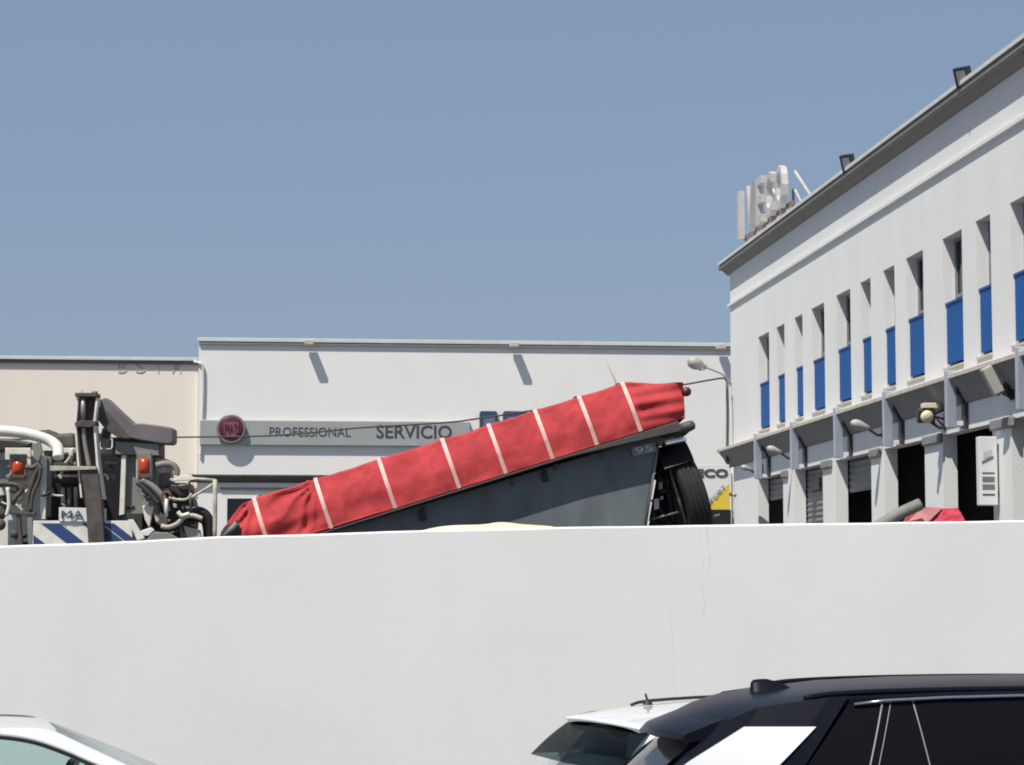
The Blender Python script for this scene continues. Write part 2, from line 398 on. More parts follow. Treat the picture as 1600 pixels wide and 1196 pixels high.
# cornice: cove profile swept along the facade
z_top = F(1128, 413, 0.20)[1]
prof = [(0.0, z_cor), (-0.04, z_cor + 0.02), (-0.12, z_cor + 0.10), (-0.175, z_top - 0.07), (-0.185, z_top - 0.05), (-0.185, z_top), (0.3, z_top + 0.02), (0.3, z_cor)]
mb = MB(); mb.prism([B(-0.2, y, z) for y, z in prof], sd_ * (SEND + 0.2)); mb.build('cornice', M['cornice'], rb)
mb = MB(); bbox(mb, -0.21, SEND + 0.01, -0.205, 0.3, z_top + 0.022, z_top + 0.075); mb.build('coping', M['coping'], rb)
mb = MB(); bbox(mb, 0.05, SEND - 0.05, 0.32, DEP, z_top - 0.25, z_top - 0.05); mb.build('roof', M['coping'], rb)
mb = MB(); mb.prism([B(-0.06, y, z) for y, z in [(0.0, z_str), (-0.045, z_str + 0.01), (-0.045, z_str + 0.06), (0.0, z_str + 0.075)]], sd_ * (SEND + 0.05)); mb.build('string_course', M['white_wall'], rb)
# ledge over the ground floor
mb = MB(); bbox(mb, -0.2, SEND, -0.24, -0.002, z_led0, z_led1); led = mb.build('ledge', M['concrete'], rb, bevel=0.008)
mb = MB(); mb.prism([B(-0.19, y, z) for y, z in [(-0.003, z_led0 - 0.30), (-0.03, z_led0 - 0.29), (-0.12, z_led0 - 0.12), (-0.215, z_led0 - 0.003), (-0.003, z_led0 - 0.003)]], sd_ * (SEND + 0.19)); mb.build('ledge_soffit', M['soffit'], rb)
# windows
for i, (a, b) in enumerate(wins):
    mb = MB(); t = 0.045; y0, y1 = RW - 0.008, RW + 0.02
    bbox(mb, a, a + t, y0, y1, z_win0, z_win1); bbox(mb, b - t, b, y0, y1, z_win0, z_win1)
    bbox(mb, a + t, b - t, y0, y1, z_win1 - t, z_win1); bbox(mb, a + t, b - t, y0, y1, z_win0, z_win0 + t)
    bbox(mb, a + t, b - t, y0 + 0.005, y1, z_blue + 0.1, z_blue + 0.14)
    if b - a > 0.6: bbox(mb, (a + b) / 2 - 0.02, (a + b) / 2 + 0.02, y0 + 0.003, y1, z_win0 + t, z_win1 - t)
    f = mb.build('window', M['frame_grey'], rb)
    mb = MB(); mb.add([B(a, y1 + 0.004, z_win0), B(b, y1 + 0.004, z_win0), B(b, y1 + 0.004, z_win1), B(a, y1 + 0.004, z_win1)], [(0, 1, 2, 3)]); mb.build('pane', M['glass_dark'], f)
    mb = MB(); n = max(4, int((b - a) / 0.07)); st = (b - a - 0.02) / n
    for k in range(n):
        s0 = a + 0.01 + k * st
        mb.add([B(s0, 0.045, z_win0 + 0.05), B(s0 + st * 0.35, 0.03, z_win0 + 0.05), B(s0 + st * 0.65, 0.03, z_win0 + 0.05), B(s0 + st, 0.045, z_win0 + 0.05),
                B(s0, 0.045, z_blue), B(s0 + st * 0.35, 0.03, z_blue), B(s0 + st * 0.65, 0.03, z_blue), B(s0 + st, 0.045, z_blue)],
               [(0, 1, 5, 4), (1, 2, 6, 5), (2, 3, 7, 6)])
    bbox(mb, a + 0.005, b - 0.005, 0.02, 0.07, z_blue, z_blue + 0.03)
    bbox(mb, a + 0.008, b - 0.008, 0.047, 0.06, z_win0 + 0.05, z_blue)
    mb.build('panel', M['blue'], f, label='ribbed blue lower panel')
    mb = MB(); bbox(mb, a - 0.01, b + 0.01, -0.02, 0.0 - 0.003, z_win0 - 0.03, z_win0 - 0.002)
    for q in (a + 0.06, b - 0.06): bbox(mb, q - 0.025, q + 0.025, 0.03, 0.06, z_win0 + 0.001, z_win0 + 0.05)
    mb.build('sill', M['concrete'], f)
# doors: shutters and closed leaf
for i, (a, b) in enumerate(doors):
    zb = {0: F(1200, 783, -0.19)[1], 1: z_base, 2: F(1340, 768, -0.19)[1], }.get(i)
    if zb is None: continue
    mb = MB(); n = max(2, int((z_door - zb) / 0.09)); h = (z_door - zb) / n
    for k in range(n):
        z0 = zb + k * h
        mb.prism([B(a + 0.02, RD + 0.03, z0), B(a + 0.02, RD + 0.012, z0 + h * 0.5), B(a + 0.02, RD + 0.03, z0 + h), B(a + 0.02, RD + 0.05, z0 + h), B(a + 0.02, RD + 0.05, z0)], sd_ * (b - a - 0.04))
    d = mb.build('roller_shutter', M['shutter'], rb)
    if i == 1:
        mb = MB(); s0 = F(1266, 750, -RD)[0]; s1 = F(1281, 750, -RD)[0]
        z0, z1 = F(1275, 763)[1], F(1275, 744)[1]
        bbox(mb, s0, s1, RD - 0.01, RD + 0.011, z0, z1); mb.build('notice', M['sign_grey'], d)
# drop posts under the ledge
for a, b, y1 in [(1180, 1190, 749), (1237, 1247, 734), (1304.5, 1316.5, 716), (1381.5, 1394.5, 698), (1479.5, 1493.5, 669), (1591, 1606, 641), (1730, 1750, 600)]:
    s, z = F((a + b) / 2, y1, 0.2)
    mb = MB(); wd = 0.062
    bbox(mb, s - 0.03, s + 0.03, -0.2 - wd, -0.2 + wd, z, z_led1 + 0.05)
    bbox(mb, s - 0.045, s - 0.031, -0.2 - wd - 0.008, -0.2 + wd + 0.008, z + 0.02, z_led1 + 0.06)
    p = mb.build('drop_post', M['steel'], rb, bevel=0.006)
    mb = MB(); bbox(mb, s - 0.02, s + 0.02, -0.2 + wd, -0.002, z + 0.03, z + 0.09); mb.build('foot_bracket', M['white_wall'], p)

# dark wall strips behind the posts and grey boxes at the door heads imitating the lamps' cast shadows
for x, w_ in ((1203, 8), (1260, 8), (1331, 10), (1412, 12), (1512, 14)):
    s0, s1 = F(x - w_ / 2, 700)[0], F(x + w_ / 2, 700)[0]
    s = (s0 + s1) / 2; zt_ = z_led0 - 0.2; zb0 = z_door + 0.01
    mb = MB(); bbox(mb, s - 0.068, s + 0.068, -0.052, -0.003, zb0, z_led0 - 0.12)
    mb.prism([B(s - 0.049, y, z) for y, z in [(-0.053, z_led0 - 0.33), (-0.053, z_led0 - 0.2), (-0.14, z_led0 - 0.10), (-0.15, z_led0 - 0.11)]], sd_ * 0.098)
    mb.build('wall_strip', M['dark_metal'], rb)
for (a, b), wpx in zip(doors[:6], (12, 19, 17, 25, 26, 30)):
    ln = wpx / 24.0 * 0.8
    mb = MB(); bbox(mb, b + 0.03, b + 0.03 + ln, -0.05, -0.003, z_door - 0.10, z_door + 0.03); mb.build('lamp_shadow_bar', M['soffit'], rb, bevel=0.02)

# wall lamps under the ledge
def wall_lamp(px, py, size, kind, label):
    s, z = F(px, py, 0.30)
    r = root('wall_lamp', B(s, 0, z), RB_ROT, label, 'lamp', 'lamps fixed under the workshop ledge')
    mb = MB(); bbox(mb, s - 0.04, s + 0.04, -0.02, -0.002, z - 0.16, z + 0.08); mb.build('back_plate', M['dark_metal'], r)
    mb = MB(); mb.tube(smooth_path([B(s, -0.01, z - 0.1), B(s, -0.08, z - 0.11), B(s, -0.16, z - 0.06), B(s, -0.22, z - 0.02)]), 0.02); mb.build('arm', M['dark_metal'], r)
    if kind == 'head':
        c = B(s, -0.20, z - 0.02); ax = (-nin * 0.94 + UPV * 0.32).normalized()
        prof = [(0, 0.02), (0.02, 0.045 * size), (0.09 * size, 0.06 * size), (0.2 * size, 0.085 * size), (0.28 * size, 0.075 * size), (0.33 * size, 0.04 * size), (0.345 * size, 0.002)]
        mb = MB(); mb.lathe(c, ax, prof, 16); mb.build('lamp_head', M['lamp_shell'], r)
    elif kind == 'flood':
        mb = MB(); c = B(s, -0.26, z + 0.04)
        ax = (sd_ * 0.9 - UPV * 0.3).normalized(); up = (UPV * 0.95 + sd_ * 0.3).normalized()
        mb.box(c, nin * 0.10 * size, up * 0.075 * size, ax * 0.05); mb.build('flood_housing', M['dark_metal'], r, bevel=0.01)
        mb = MB(); mb.lathe(c + ax * 0.045, ax, [(0, 0.075 * size), (0.035, 0.07 * size), (0.055, 0.045 * size), (0.06, 0.002)], 16); mb.build('lens', M['lamp_cream'], r)
        mb = MB(); c2 = B(s, -0.20, z + 0.17); mb.box(c2, nin * 0.11, UPV * 0.035, sd_ * 0.07); mb.build('ballast_box', M['lamp_cream'], r, bevel=0.01)
        mb = MB()
        for q in ((-0.08, 0.12), (-0.14, 0.0), (-0.03, -0.1)): mb.tube([B(s, -0.02, z + q[1]), B(s, -0.14 + q[0] * 0.4, z + 0.05), B(s, -0.24, z + q[1] * 0.3)], 0.014)
        mb.build('bracket', M['rust'], r)
    else:
        c = B(s, -0.26, z + 0.06)
        ax = (-nin * 0.45 + UPV * 0.89).normalized()
        mb = MB(); mb.box(c, ax * 0.16 * size, nin * 0.055 * size + UPV * 0.03, sd_ * 0.06); mb.build('lamp_head', M['lamp_shell'], r, bevel=0.02)
        mb = MB()
        for q in (-0.06, 0.0, 0.05): mb.tube([B(s, -0.02, z - 0.1 + q), B(s, -0.1, z - 0.02 + q), B(s, -0.2, z - 0.06 - q)], 0.022)
        mb.build('bracket', M['dark_metal'], r)
wall_lamp(1166, 733, 0.6, 'head', 'small pale lamp at the far end of the workshop ledge, beside the board')
wall_lamp(1212, 706, 0.78, 'head', 'pale wall lamp above the first dark doorway from the far end')
wall_lamp(1348, 668, 0.85, 'head', 'pale wall lamp above the half-shuttered third doorway')
wall_lamp(1442, 655, 1.15, 'flood', 'cream floodlight on a rusty bracket above the black doorway')
wall_lamp(1545, 603, 1.1, 'tall', 'upright white lamp with dark bracket above the doorway by the hanging sign')

# hanging lightbox sign by the fifth door
s, _ = F(1560, 740)
zt = F(1548, 682, 0.12)[1]; zb_ = F(1548, 790, 0.12)[1]
sg = root('projecting_sign', B(s, 0, zb_), RB_ROT, 'tall narrow white projecting sign beside the widest doorway', 'sign')
mb = MB(); bbox(mb, s - 0.07, s + 0.07, -0.25, -0.03, zb_, zt); mb.build('sign_box', M['board_white'], sg, bevel=0.01)
mb = MB(); bbox(mb, s - 0.03, s + 0.03, -0.03, -0.002, zb_ + 0.1, zb_ + 0.16); bbox(mb, s - 0.03, s + 0.03, -0.03, -0.002, zt - 0.16, zt - 0.1); mb.build('mounting_bracket', M['dark_metal'], sg)
H = zt - zb_; fx = s + 0.0715
def srect(y0, y1, u0, u1, m, name, skew=0.0):
    mb = MB(); mb.prism([B(fx, y0, zb_ + H * u0), B(fx, y1, zb_ + H * (u0 + skew)), B(fx, y1, zb_ + H * (u1 + skew)), B(fx, y0, zb_ + H * u1)], sd_ * 0.003)
    mb.build(name, m, sg)
srect(-0.22, -0.08, 0.60, 0.64, M['boom'], 'graphic_stroke', 0.08)
srect(-0.20, -0.10, 0.68, 0.78, M['letter_white'], 'graphic_patch', 0.03)
for u, hh, mm in ((0.46, 0.018, 'sign_grey'), (0.34, 0.075, 'shutter'), (0.23, 0.075, 'shutter'), (0.145, 0.022, 'sign_grey')):
    srect(-0.22, -0.07, u, u + hh, M[mm], 'lettering')

# floodlights on the eave
for k, (px, py, lb) in enumerate(((1319, 255, 'smaller looking black floodlight on the workshop roof edge, nearer the rooftop letters'), (1498, 121, 'black floodlight on the workshop roof edge nearest the right edge of the photo'))):
    s, z = F(px, py, 0.22)
    r = root('roof_floodlight', B(s, -0.1, z_top + 0.08), RB_ROT, lb, 'floodlight', 'floodlights on the workshop roof edge')
    ax = (-nin * 0.70 + sd_ * 0.62 - UPV * 0.36).normalized(); sx = ax.cross(UPV).normalized(); up = sx.cross(ax)
    c = B(s, -0.16, z)
    mb = MB(); mb.box(c, sx * 0.105, up * 0.13, ax * 0.045); h = mb.build('housing', M['flood'], r, bevel=0.008)
    mb = MB(); mb.box(c + ax * 0.047, sx * 0.062, up * 0.09, ax * 0.003); mb.build('lens', M['flood_glass'], r)
    mb = MB()
    for q in (-1, 1): mb.tube([c + sx * 0.112 * q, c + sx * 0.112 * q - up * 0.12, B(s, -0.1, z_top + 0.078)], 0.008)
    mb.build('bracket', M['flood'], r)

# rooftop letters
ls, lz = F(1160, 372, 0.12)
lr = root('rooftop_letters', B(1.8, 0.1, z_top + 0.08), RB_ROT, 'weathered standing letters with rusty stays on the far end of the workshop roof', 'sign')
zL0 = F(1160, 376, 0.0)[1]; zL1 = F(1160, 301, 0.0)[1]
s_pos = [F(x, 330, 0.02)[0] for x in (1159, 1173, 1188, 1203, 1219)]
wds = [0.16, 0.5, 0.5, 0.5, 0.55]
for ch, s0, wd, hk in zip('IVECO', s_pos, wds, (1.0, 0.95, 0.92, 0.86, 0.82)):
    mb = text_mb(ch, B(s0, 0.0, zL0), sd_, UPV, (zL1 - zL0) * hk, wd * 1.05, 0.11, offset=0.015)
    mb.build('letter', M['letter_white'], lr)
mb = MB()
bbox(mb, s_pos[0] - 0.1, s_pos[-1] + 0.7, 0.03, 0.07, zL0 + 0.0, zL0 + 0.07)
for s0 in s_pos: bbox(mb, s0 + 0.05, s0 + 0.12, 0.03, 0.07, z_top + 0.07, zL0 - 0.02); bbox(mb, s0 + 0.2, s0 + 0.26, 0.142, 0.18, z_top + 0.07, zL0 + 0.35)
mb.build('base_rail', M['dull_rust'], lr)
for s0 in (s_pos[0] + 0.3, s_pos[2] + 0.4, s_pos[-1] + 0.55):
    mb = MB(); mb.tube([B(s0 - 0.1, 0.14, zL0 + 0.62), B(s0 - 0.05, 0.75, z_top - 0.04)], 0.028); mb.tube([B(s0 - 0.1, 0.14, zL0 + 0.3), B(s0 - 0.05, 0.45, z_top - 0.04)], 0.018)
    mb.build('stay', M['letter_white'], lr)

# street lamp on the corner + conduit
cr_ = B(0.0, 0, 0); cp = P(1139, 592, 43.9)
sl = root('corner_lamp', (cp.x, cp.y, cp.z), 0, 'pale round street lamp on a thin arm at the far corner of the workshop', 'lamp')
mb = MB(); mb.tube(smooth_path([cp + Vector((0.04, 0, -0.1)), P(1130, 586, 43.8), P(1115, 579, 43.7), P(1102, 574, 43.6)]), 0.018); mb.build('arm', M['lamp_shell'], sl)
mb = MB(); ax = (P(1072, 562, 43.3) - P(1104, 575, 43.6)).normalized(); c = P(1104, 575, 43.6)
mb.lathe(c, ax, [(0, 0.02), (0.03, 0.05), (0.12, 0.05), (0.16, 0.09), (0.28, 0.125), (0.38, 0.115), (0.44, 0.06), (0.455, 0.002)], 18); mb.build('lamp_head', M['lamp_shell'], sl)
mb = MB(); mb.lathe(c + ax * 0.16 + UPV * -0.05, (ax * 0.2 - UPV), [(0, 0.075), (0.03, 0.07), (0.05, 0.03), (0.052, 0.002)], 14); mb.build('diffuser', M['chrome'], sl)
pts = [P(1136, 598, 43.7), P(1137, 650, 43.7), P(1136.5, 700, 43.7), P(1137, 760, 43.7), P(1137, 830, 43.7)]
pts[-1].z = YARD
mb = MB(); mb.tube(smooth_path(pts, 3), 0.028); mb.build('conduit', M['rail'], label='thin dark conduit running down the far corner of the workshop', cat='pipe')
# overhead cable
cpts = [P(-260, 690, 49.6), P(0, 687, 49.0), P(275, 683.5, 48), P(400, 682, 47.4), P(480, 677, 47), P(560, 669, 46.6), P(690, 661, 46), P(750, 654, 45.6), P(900, 631, 45), P(1065, 602, 44.2), P(1122, 592, 43.8), P(1132, 592, 43.8), P(1137, 600, 43.75)]
mb = MB(); mb.tube(smooth_path(cpts, 6), 0.017, 8); mb.build('overhead_cable', M['cable'], label='thin sagging cable strung in front of the silver sign to the corner lamp', cat='cable')

# ------------------------------------------------------------------ back building (white) and cream building
D0 = P(310, 600, 50.4); D0.z = 0
bd = Vector((0.9951, 0.0985, 0)).normalized(); bn = Vector((-bd.y, bd.x, 0))     # bn: into the building
BB_ROT = math.atan2(bd.y, bd.x)
def G(s, y, z): return D0 + bd * s + bn * y + UPV * z
def K(px, py, off=0.0):
    p = PP(px, py, D0 - bn * off, bn); d = p - D0; return d.dot(bd), p.z
def gbox(mb, s0, s1, y0, y1, z0, z1):
    return mb.box(G((s0 + s1) / 2, (y0 + y1) / 2, (z0 + z1) / 2), bd * (s1 - s0) / 2, bn * (y1 - y0) / 2, UPV * (z1 - z0) / 2)
bb = root('sales_building', (D0.x, D0.y, YARD), BB_ROT, 'plain white flat roofed building behind the red tarpaulin, under the blue sky', 'building')
zbt = K(310, 534)[1]
LB = 16.0
w0 = K(355, 779); w1 = K(392, 806)
hs = [(w0[0], w1[0] + 1.2, w1[1] - 0.5, w0[1])]
xs = sorted({0.0, LB, hs[0][0], hs[0][1]}); zs = sorted({YARD, zbt, hs[0][2], hs[0][3]})
mb = MB()
for i in range(3):
    for j in range(3):
        if i == 1 and j == 1: continue
        mb.add([G(xs[i], 0, zs[j]), G(xs[i + 1], 0, zs[j]), G(xs[i + 1], 0, zs[j + 1]), G(xs[i], 0, zs[j + 1])], [(0, 1, 2, 3)])
a, b, z0, z1 = hs[0]
for q in ([(a, 0, z0), (a, .2, z0), (a, .2, z1), (a, 0, z1)], [(b, 0, z0), (b, .2, z0), (b, .2, z1), (b, 0, z1)], [(a, 0, z1), (b, 0, z1), (b, .2, z1), (a, .2, z1)], [(a, 0, z0), (b, 0, z0), (b, .2, z0), (a, .2, z0)]):
    mb.add([G(*t) for t in q], [(0, 1, 2, 3)])
mb.add([G(0, 0, YARD), G(0, 0, zbt), G(0, 10, zbt), G(0, 10, YARD)], [(0, 1, 2, 3)])
mb.add([G(LB, 0, YARD), G(LB, 0, zbt), G(LB, 10, zbt), G(LB, 10, YARD)], [(0, 1, 2, 3)])
mb.add([G(0, 10, YARD), G(0, 10, zbt), G(LB, 10, zbt), G(LB, 10, YARD)], [(0, 1, 2, 3)])
mb.build('wall', M['white_back'], bb)
mb = MB(); gbox(mb, a, b, 0.2, 0.24, z0, z1); wn = mb.build('window', M['glass_dark'], bb)
mb = MB(); gbox(mb, -0.03, LB, -0.075, 10.05, zbt, zbt + 0.085); mb.build('coping', M['coping'], bb, bevel=0.008)
mb = MB(); gbox(mb, 0.0, LB - 0.01, -0.06, -0.003, zbt - 0.055, zbt - 0.003); mb.build('coping_shade_strip', M['soffit'], bb)  # dark strip added to deepen the shade under the coping
mb = MB(); gbox(mb, 0.1, LB - 0.1, 0.1, 9.9, zbt - 0.3, zbt - 0.1); mb.build('roof', M['coping'], bb)
for px in (483, 803, 1126, 1400):
    s0 = K(px, 537, 0.2)[0]
    mb = MB(); gbox(mb, s0 - 0.095, s0 + 0.095, -0.36, -0.10, zbt - 0.075, zbt + 0.03); mb.build('water_spout', M['concrete'], bb, bevel=0.01)
# ledge of ground floor
zl = K(400, 744)[1]
mb = MB(); gbox(mb, -0.2, 4.6, -0.16, -0.002, zl - 0.015, zl + 0.02); mb.prism([G(-0.15, y, z) for y, z in [(-0.002, zl - 0.15), (-0.05, zl - 0.14), (-0.15, zl - 0.017), (-0.002, zl - 0.017)]], bd * 4.7); gbox(mb, 0.5, 4.2, -0.05, -0.003, zl - 0.30, zl - 0.26); mb.build('ledge', M['rail'], bb)
# silver fascia sign
s0, zt = K(321, 656, 0.1); s1, zb_ = K(735, 697, 0.1)
fs = root('fascia_sign', G(s0, 0, zb_), BB_ROT, 'long silver fascia sign reading PROFESSIONAL SERVICIO with a round red emblem', 'sign')
zt = K(321, 656, 0.1)[1]; zb_ = K(321, 696, 0.1)[1]
mb = MB(); gbox(mb, s0 - 0.12, s1, -0.10, -0.003, zb_, zt); mb.build('fascia', M['silver'], fs, bevel=0.02)
def wtext(t, x0, x1, y0, y1, m, par, off=0.10, depth=0.004, offset=0.02, name='lettering'):
    a, zA = K(x0, y1, off); b, zB = K(x1, y0, off)
    mb = text_mb(t, G(a, -off - depth, zA), bd, UPV, zB - zA, b - a, depth, offset=offset); mb.v = [v for v in mb.v]
    return mb.build(name, m, par)
wtext('PROFESSIONAL', 421, 548, 668.5, 682, M['sign_grey'], fs, offset=0.0)
wtext('SERVICIO', 588, 706, 665, 685, M['sign_grey'], fs, offset=0.015)
es, ez = K(361, 670.5, 0.22); c = G(es, -0.10, ez)
mb = MB(); mb.lathe(c, -bn, [(0.0, 0.31), (0.07, 0.325), (0.115, 0.32), (0.125, 0.29), (0.115, 0.27), (0.10, 0.0)], 48); em = mb.build('emblem', M['rim'], fs)
mb = MB(); mb.lathe(c - bn * 0.108, -bn, [(0.0, 0.27), (0.012, 0.268), (0.02, 0.25), (0.022, 0.001)], 48); mb.build('emblem_disc', M['emblem_red'], em)
mb = MB(); e2 = [(-0.17, 0.15), (0.17, 0.15), (0.15, -0.08), (0.09, -0.17), (-0.09, -0.17), (-0.15, -0.08)]
mb.prism([c - bn * 0.132 + bd * x + UPV * z for x, z in e2], -bn * 0.01); mb.build('emblem_shield', M['emblem_pink'], em)
mb = text_mb('FIAT', c - bn * 0.158 - bd * 0.135 - UPV * 0.08, bd, UPV, 0.19, 0.27, 0.012); mb.build('emblem_lettering', M['emblem_red'], em)
# blue letters further right on the same wall
lb = root('wall_letters', G(K(762, 670)[0], 0, K(762, 670)[1]), BB_ROT, 'large blue letters on the white wall, mostly hidden by the red tarpaulin', 'sign')
def rr(a0, a1, z0, z1, r, y, d):
    pts = []
    for cx, cz, q0 in ((a1 - r, z1 - r, 0), (a0 + r, z1 - r, 90), (a0 + r, z0 + r, 180), (a1 - r, z0 + r, 270)):
        for k in range(5):
            q = math.radians(q0 + k * 22.5); pts.append(G(cx + r * math.cos(q), y, cz + r * math.sin(q)))
    return MB().prism(pts, bn * d)
for k, (x0, x1) in enumerate(((749.5, 777.5), (786, 825), (834, 868))):
    a0, zz1 = K(x0, 642.5, 0.08); a1, _ = K(x1, 642.5, 0.08); zz0 = K(x0, 690, 0.08)[1]
    q = rr(a0, a1, zz0, zz1, 0.06, -0.08, 0.075).build('letter', M['sign_grey'], lb)
    rr(a0 + 0.035, a1 - 0.035, zz0 + 0.03, zz1 - 0.03, 0.05, -0.088, 0.006).build('letter_face', M['letter_blue'], q)
    rr(a0 + 0.09, a1 - 0.06, zz0 + 0.2, zz1 - 0.13, 0.03, -0.094, 0.005).build('letter_bar', M['pale_blue'], q)
# cream building on the left
cbld = root('cream_building', (G(-12, 0, 0).x, G(-12, 0, 0).y, YARD), BB_ROT, 'cream rendered low building at the left edge behind the truck', 'building')
zc = K(300, 564)[1]; zc0 = zc
mb = MB()
mb.add([G(-14, 0.12, YARD), G(-0.01, 0.12, YARD), G(-0.01, 0.12, zc), G(-14, 0.12, zc)], [(0, 1, 2, 3)])
mb.add([G(-14, 0.12, YARD), G(-14, 10, YARD), G(-14, 10, zc), G(-14, 0.12, zc)], [(0, 1, 2, 3)])
mb.add([G(-14, 10, YARD), G(-0.01, 10, YARD), G(-0.01, 10, zc), G(-14, 10, zc)], [(0, 1, 2, 3)])
mb.build('wall', M['cream'], cbld)
mb = MB(); gbox(mb, -14.1, -0.02, 0.02, 10, zc, zc + 0.075); mb.build('coping', M['coping'], cbld, bevel=0.008)
mb = MB(); gbox(mb, -13.9, -0.1, 0.2, 9.9, zc - 0.3, zc - 0.1); mb.build('roof', M['coping'], cbld)
mb = MB(); gbox(mb, -14.05, -0.03, 0.055, 0.117, zc - 0.07, zc - 0.002); mb.build('coping_shadow_band', M['boom'], cbld)  # dark strip standing in for the coping's shadow on the cream wall
fl = mat('faded_lettering', (0.50, 0.45, 0.40, 1), 0.85, var=0.1)
for t, x0, x1 in (('B', 185, 198), ('S', 212, 227), ('T', 243, 252), ('A', 269, 284)):
    a0, zA = K(x0, 583, -0.11); b0, zB = K(x1, 566, -0.11)
    text_mb(t, G(a0, 0.112, zA), bd, UPV, zB - zA, b0 - a0, 0.006).build('faded_letter', fl, cbld)
# downpipe between the two
mb = MB(); mb.tube(smooth_path([G(-0.10, 0.02, zc - 0.02), G(0.03, -0.05, zc - 0.06), G(0.10, -0.05, zc - 0.2), G(0.10, -0.05, zc - 1.0), G(0.07, -0.05, K(318, 700)[1]), G(0.05, -0.05, K(318, 712)[1])], 5), 0.03, 10)
mb.build('downpipe', M['coping'], label='thin pale downpipe at the joint of the cream and white buildings', cat='pipe')

# ------------------------------------------------------------------ dealer board next to the workshop corner
BY = 38.0
q = P(1100, 797, BY)
db = root('advertising_board', (q.x, q.y, YARD), 0, 'white and yellow advertising board behind the raised tyre', 'sign board')
a = P(1062, 726, BY); b = P(1140, 797, BY)
mb = MB(); mb.abox(a.x, b.x, BY, BY + 0.05, b.z, a.z); mb.build('panel', M['board_white'], db, bevel=0.004)
t1 = P(1103, 797, BY); t2 = P(1139.5, 756, BY)
mb = MB(); mb.prism([(t1.x, BY - 0.006, b.z + 0.006), (b.x - 0.004, BY - 0.006, b.z + 0.006), (b.x - 0.004, BY - 0.006, t2.z), (t2.x - 0.02, BY - 0.006, t2.z)], (0, 0.004, 0)); mb.build('yellow_corner', M['yellow'], db)
i0 = P(1067, 746, BY); i1 = P(1137.5, 733, BY)
text_mb('IVECO', (i0.x, BY - 0.008, i0.z), (1, 0, 0), UPV, i1.z - i0.z, i1.x - i0.x, 0.006, offset=0.035).build('lettering', M['sign_grey'], db)
d_ = (P(1137, 757, BY) - P(1107, 789, BY)); d_.y = 0
text_mb('SPORT', P(1108, 790, BY - 0.02), d_, Vector((-d_.z, 0, d_.x)), 0.06, d_.length * 0.9, 0.005, offset=0.0).build('slanted_lettering', M['letter_blue'], db)
mb = MB(); mb.abox(a.x - 0.02, b.x + 0.02, BY - 0.02, BY - 0.0 + 0.08, YARD + 0.3, b.z - 0.002); mb.build('lower_skirt', M['black'], db)
for x in (a.x + 0.1, b.x - 0.1):
    mb = MB(); mb.abox(x - 0.03, x + 0.03, BY + 0.0, BY + 0.06, YARD, YARD + 0.3); mb.build('leg', M['black'], db)
gp = P(1146, 797, BY)
mb = MB(); mb.tube([(gp.x, BY + 0.1, YARD), (gp.x, BY + 0.1, P(1146, 730, BY).z)], 0.022); mb.tube([(gp.x - 0.06, BY + 0.1, P(1146, 772, BY).z), (gp.x + 0.06, BY + 0.1, P(1146, 774, BY).z)], 0.03)
mb.build('side_post', M['truck_cream'], db)

# ------------------------------------------------------------------ tilted trailer with red tarpaulin
TY = 23.5
O = P(519, 825.5, TY); e = P(1007, 672.5, TY) - O; e.y = 0
ta = e.normalized(); tb = Vector((-ta.z, 0, ta.x)); ty = Vector((0, 1, 0))
def T(u, y, v): return O + ta * u + ty * y + tb * v
def TU(px, py, Y=TY):
    d = P(px, py, Y) - O; return d.dot(ta), d.dot(tb)
tg = P(700, 800, TY + 1.1)
tr = root('tipper_trailer', (tg.x, TY + 1.1, YARD), 0, 'grey tipper trailer tilted up to the right, covered by a strapped red tarpaulin', 'trailer')
TW = 2.3
straps = [(395, 777), (492, 748.5), (592, 717.5), (692, 687), (765, 665), (838, 642.5), (907, 620), (975, 598)]
su = [TU(x + 14, y + 38)[0] for x, y in straps]
hgt = 0.545
uL = TU(340, 826)[0]; uR = TU(1067, 640)[0]
def sect(u):
    """cross-section of the tarpaulin at u: list of (y, v) from near bottom over the top to far bottom"""
    h = hgt; b0 = 0.0
    if u < su[0]:
        k = (su[0] - u) / (su[0] - uL); h = hgt * (1 - 0.42 * k ** 1.3); b0 = 0.0
    if u > su[-1]:
        k = (u - su[-1]) / (uR - su[-1]); h = hgt * (1 - 0.36 * k)
    # sag between bows
    sag = 0.0
    for a_, b_ in zip(su[:-1], su[1:]):
        if a_ <= u <= b_: k = (u - a_) / (b_ - a_); sag = 0.018 * math.sin(math.pi * k)
    h -= sag * 0.6
    pts = []
    N = 22
    for k in range(N + 1):
        f = k / N
        pts.append((0.0 + 0.26 * max(0, f - 0.40) ** 1.5 + sag * math.sin(math.pi * f) * 1.2, f * (h - 0.04)))
    yc = pts[-1][0]
    for k in range(1, 5):
        q = k / 4 * math.pi / 2; pts.append((yc + 0.05 * (1 - math.cos(q)), (h - 0.04) + 0.04 * math.sin(q)))
    for k in range(1, 7):
        f = k / 6; pts.append((yc + 0.05 + (TW - 2 * (yc + 0.05)) * f, h + 0.05 * math.sin(math.pi * f)))
    pts.append((TW - yc, h - 0.05)); pts.append((TW, 0))
    return pts, h
us = []
u = uL
while u < uR: us.append(u); u += 0.02
us.append(uR)
rows = []
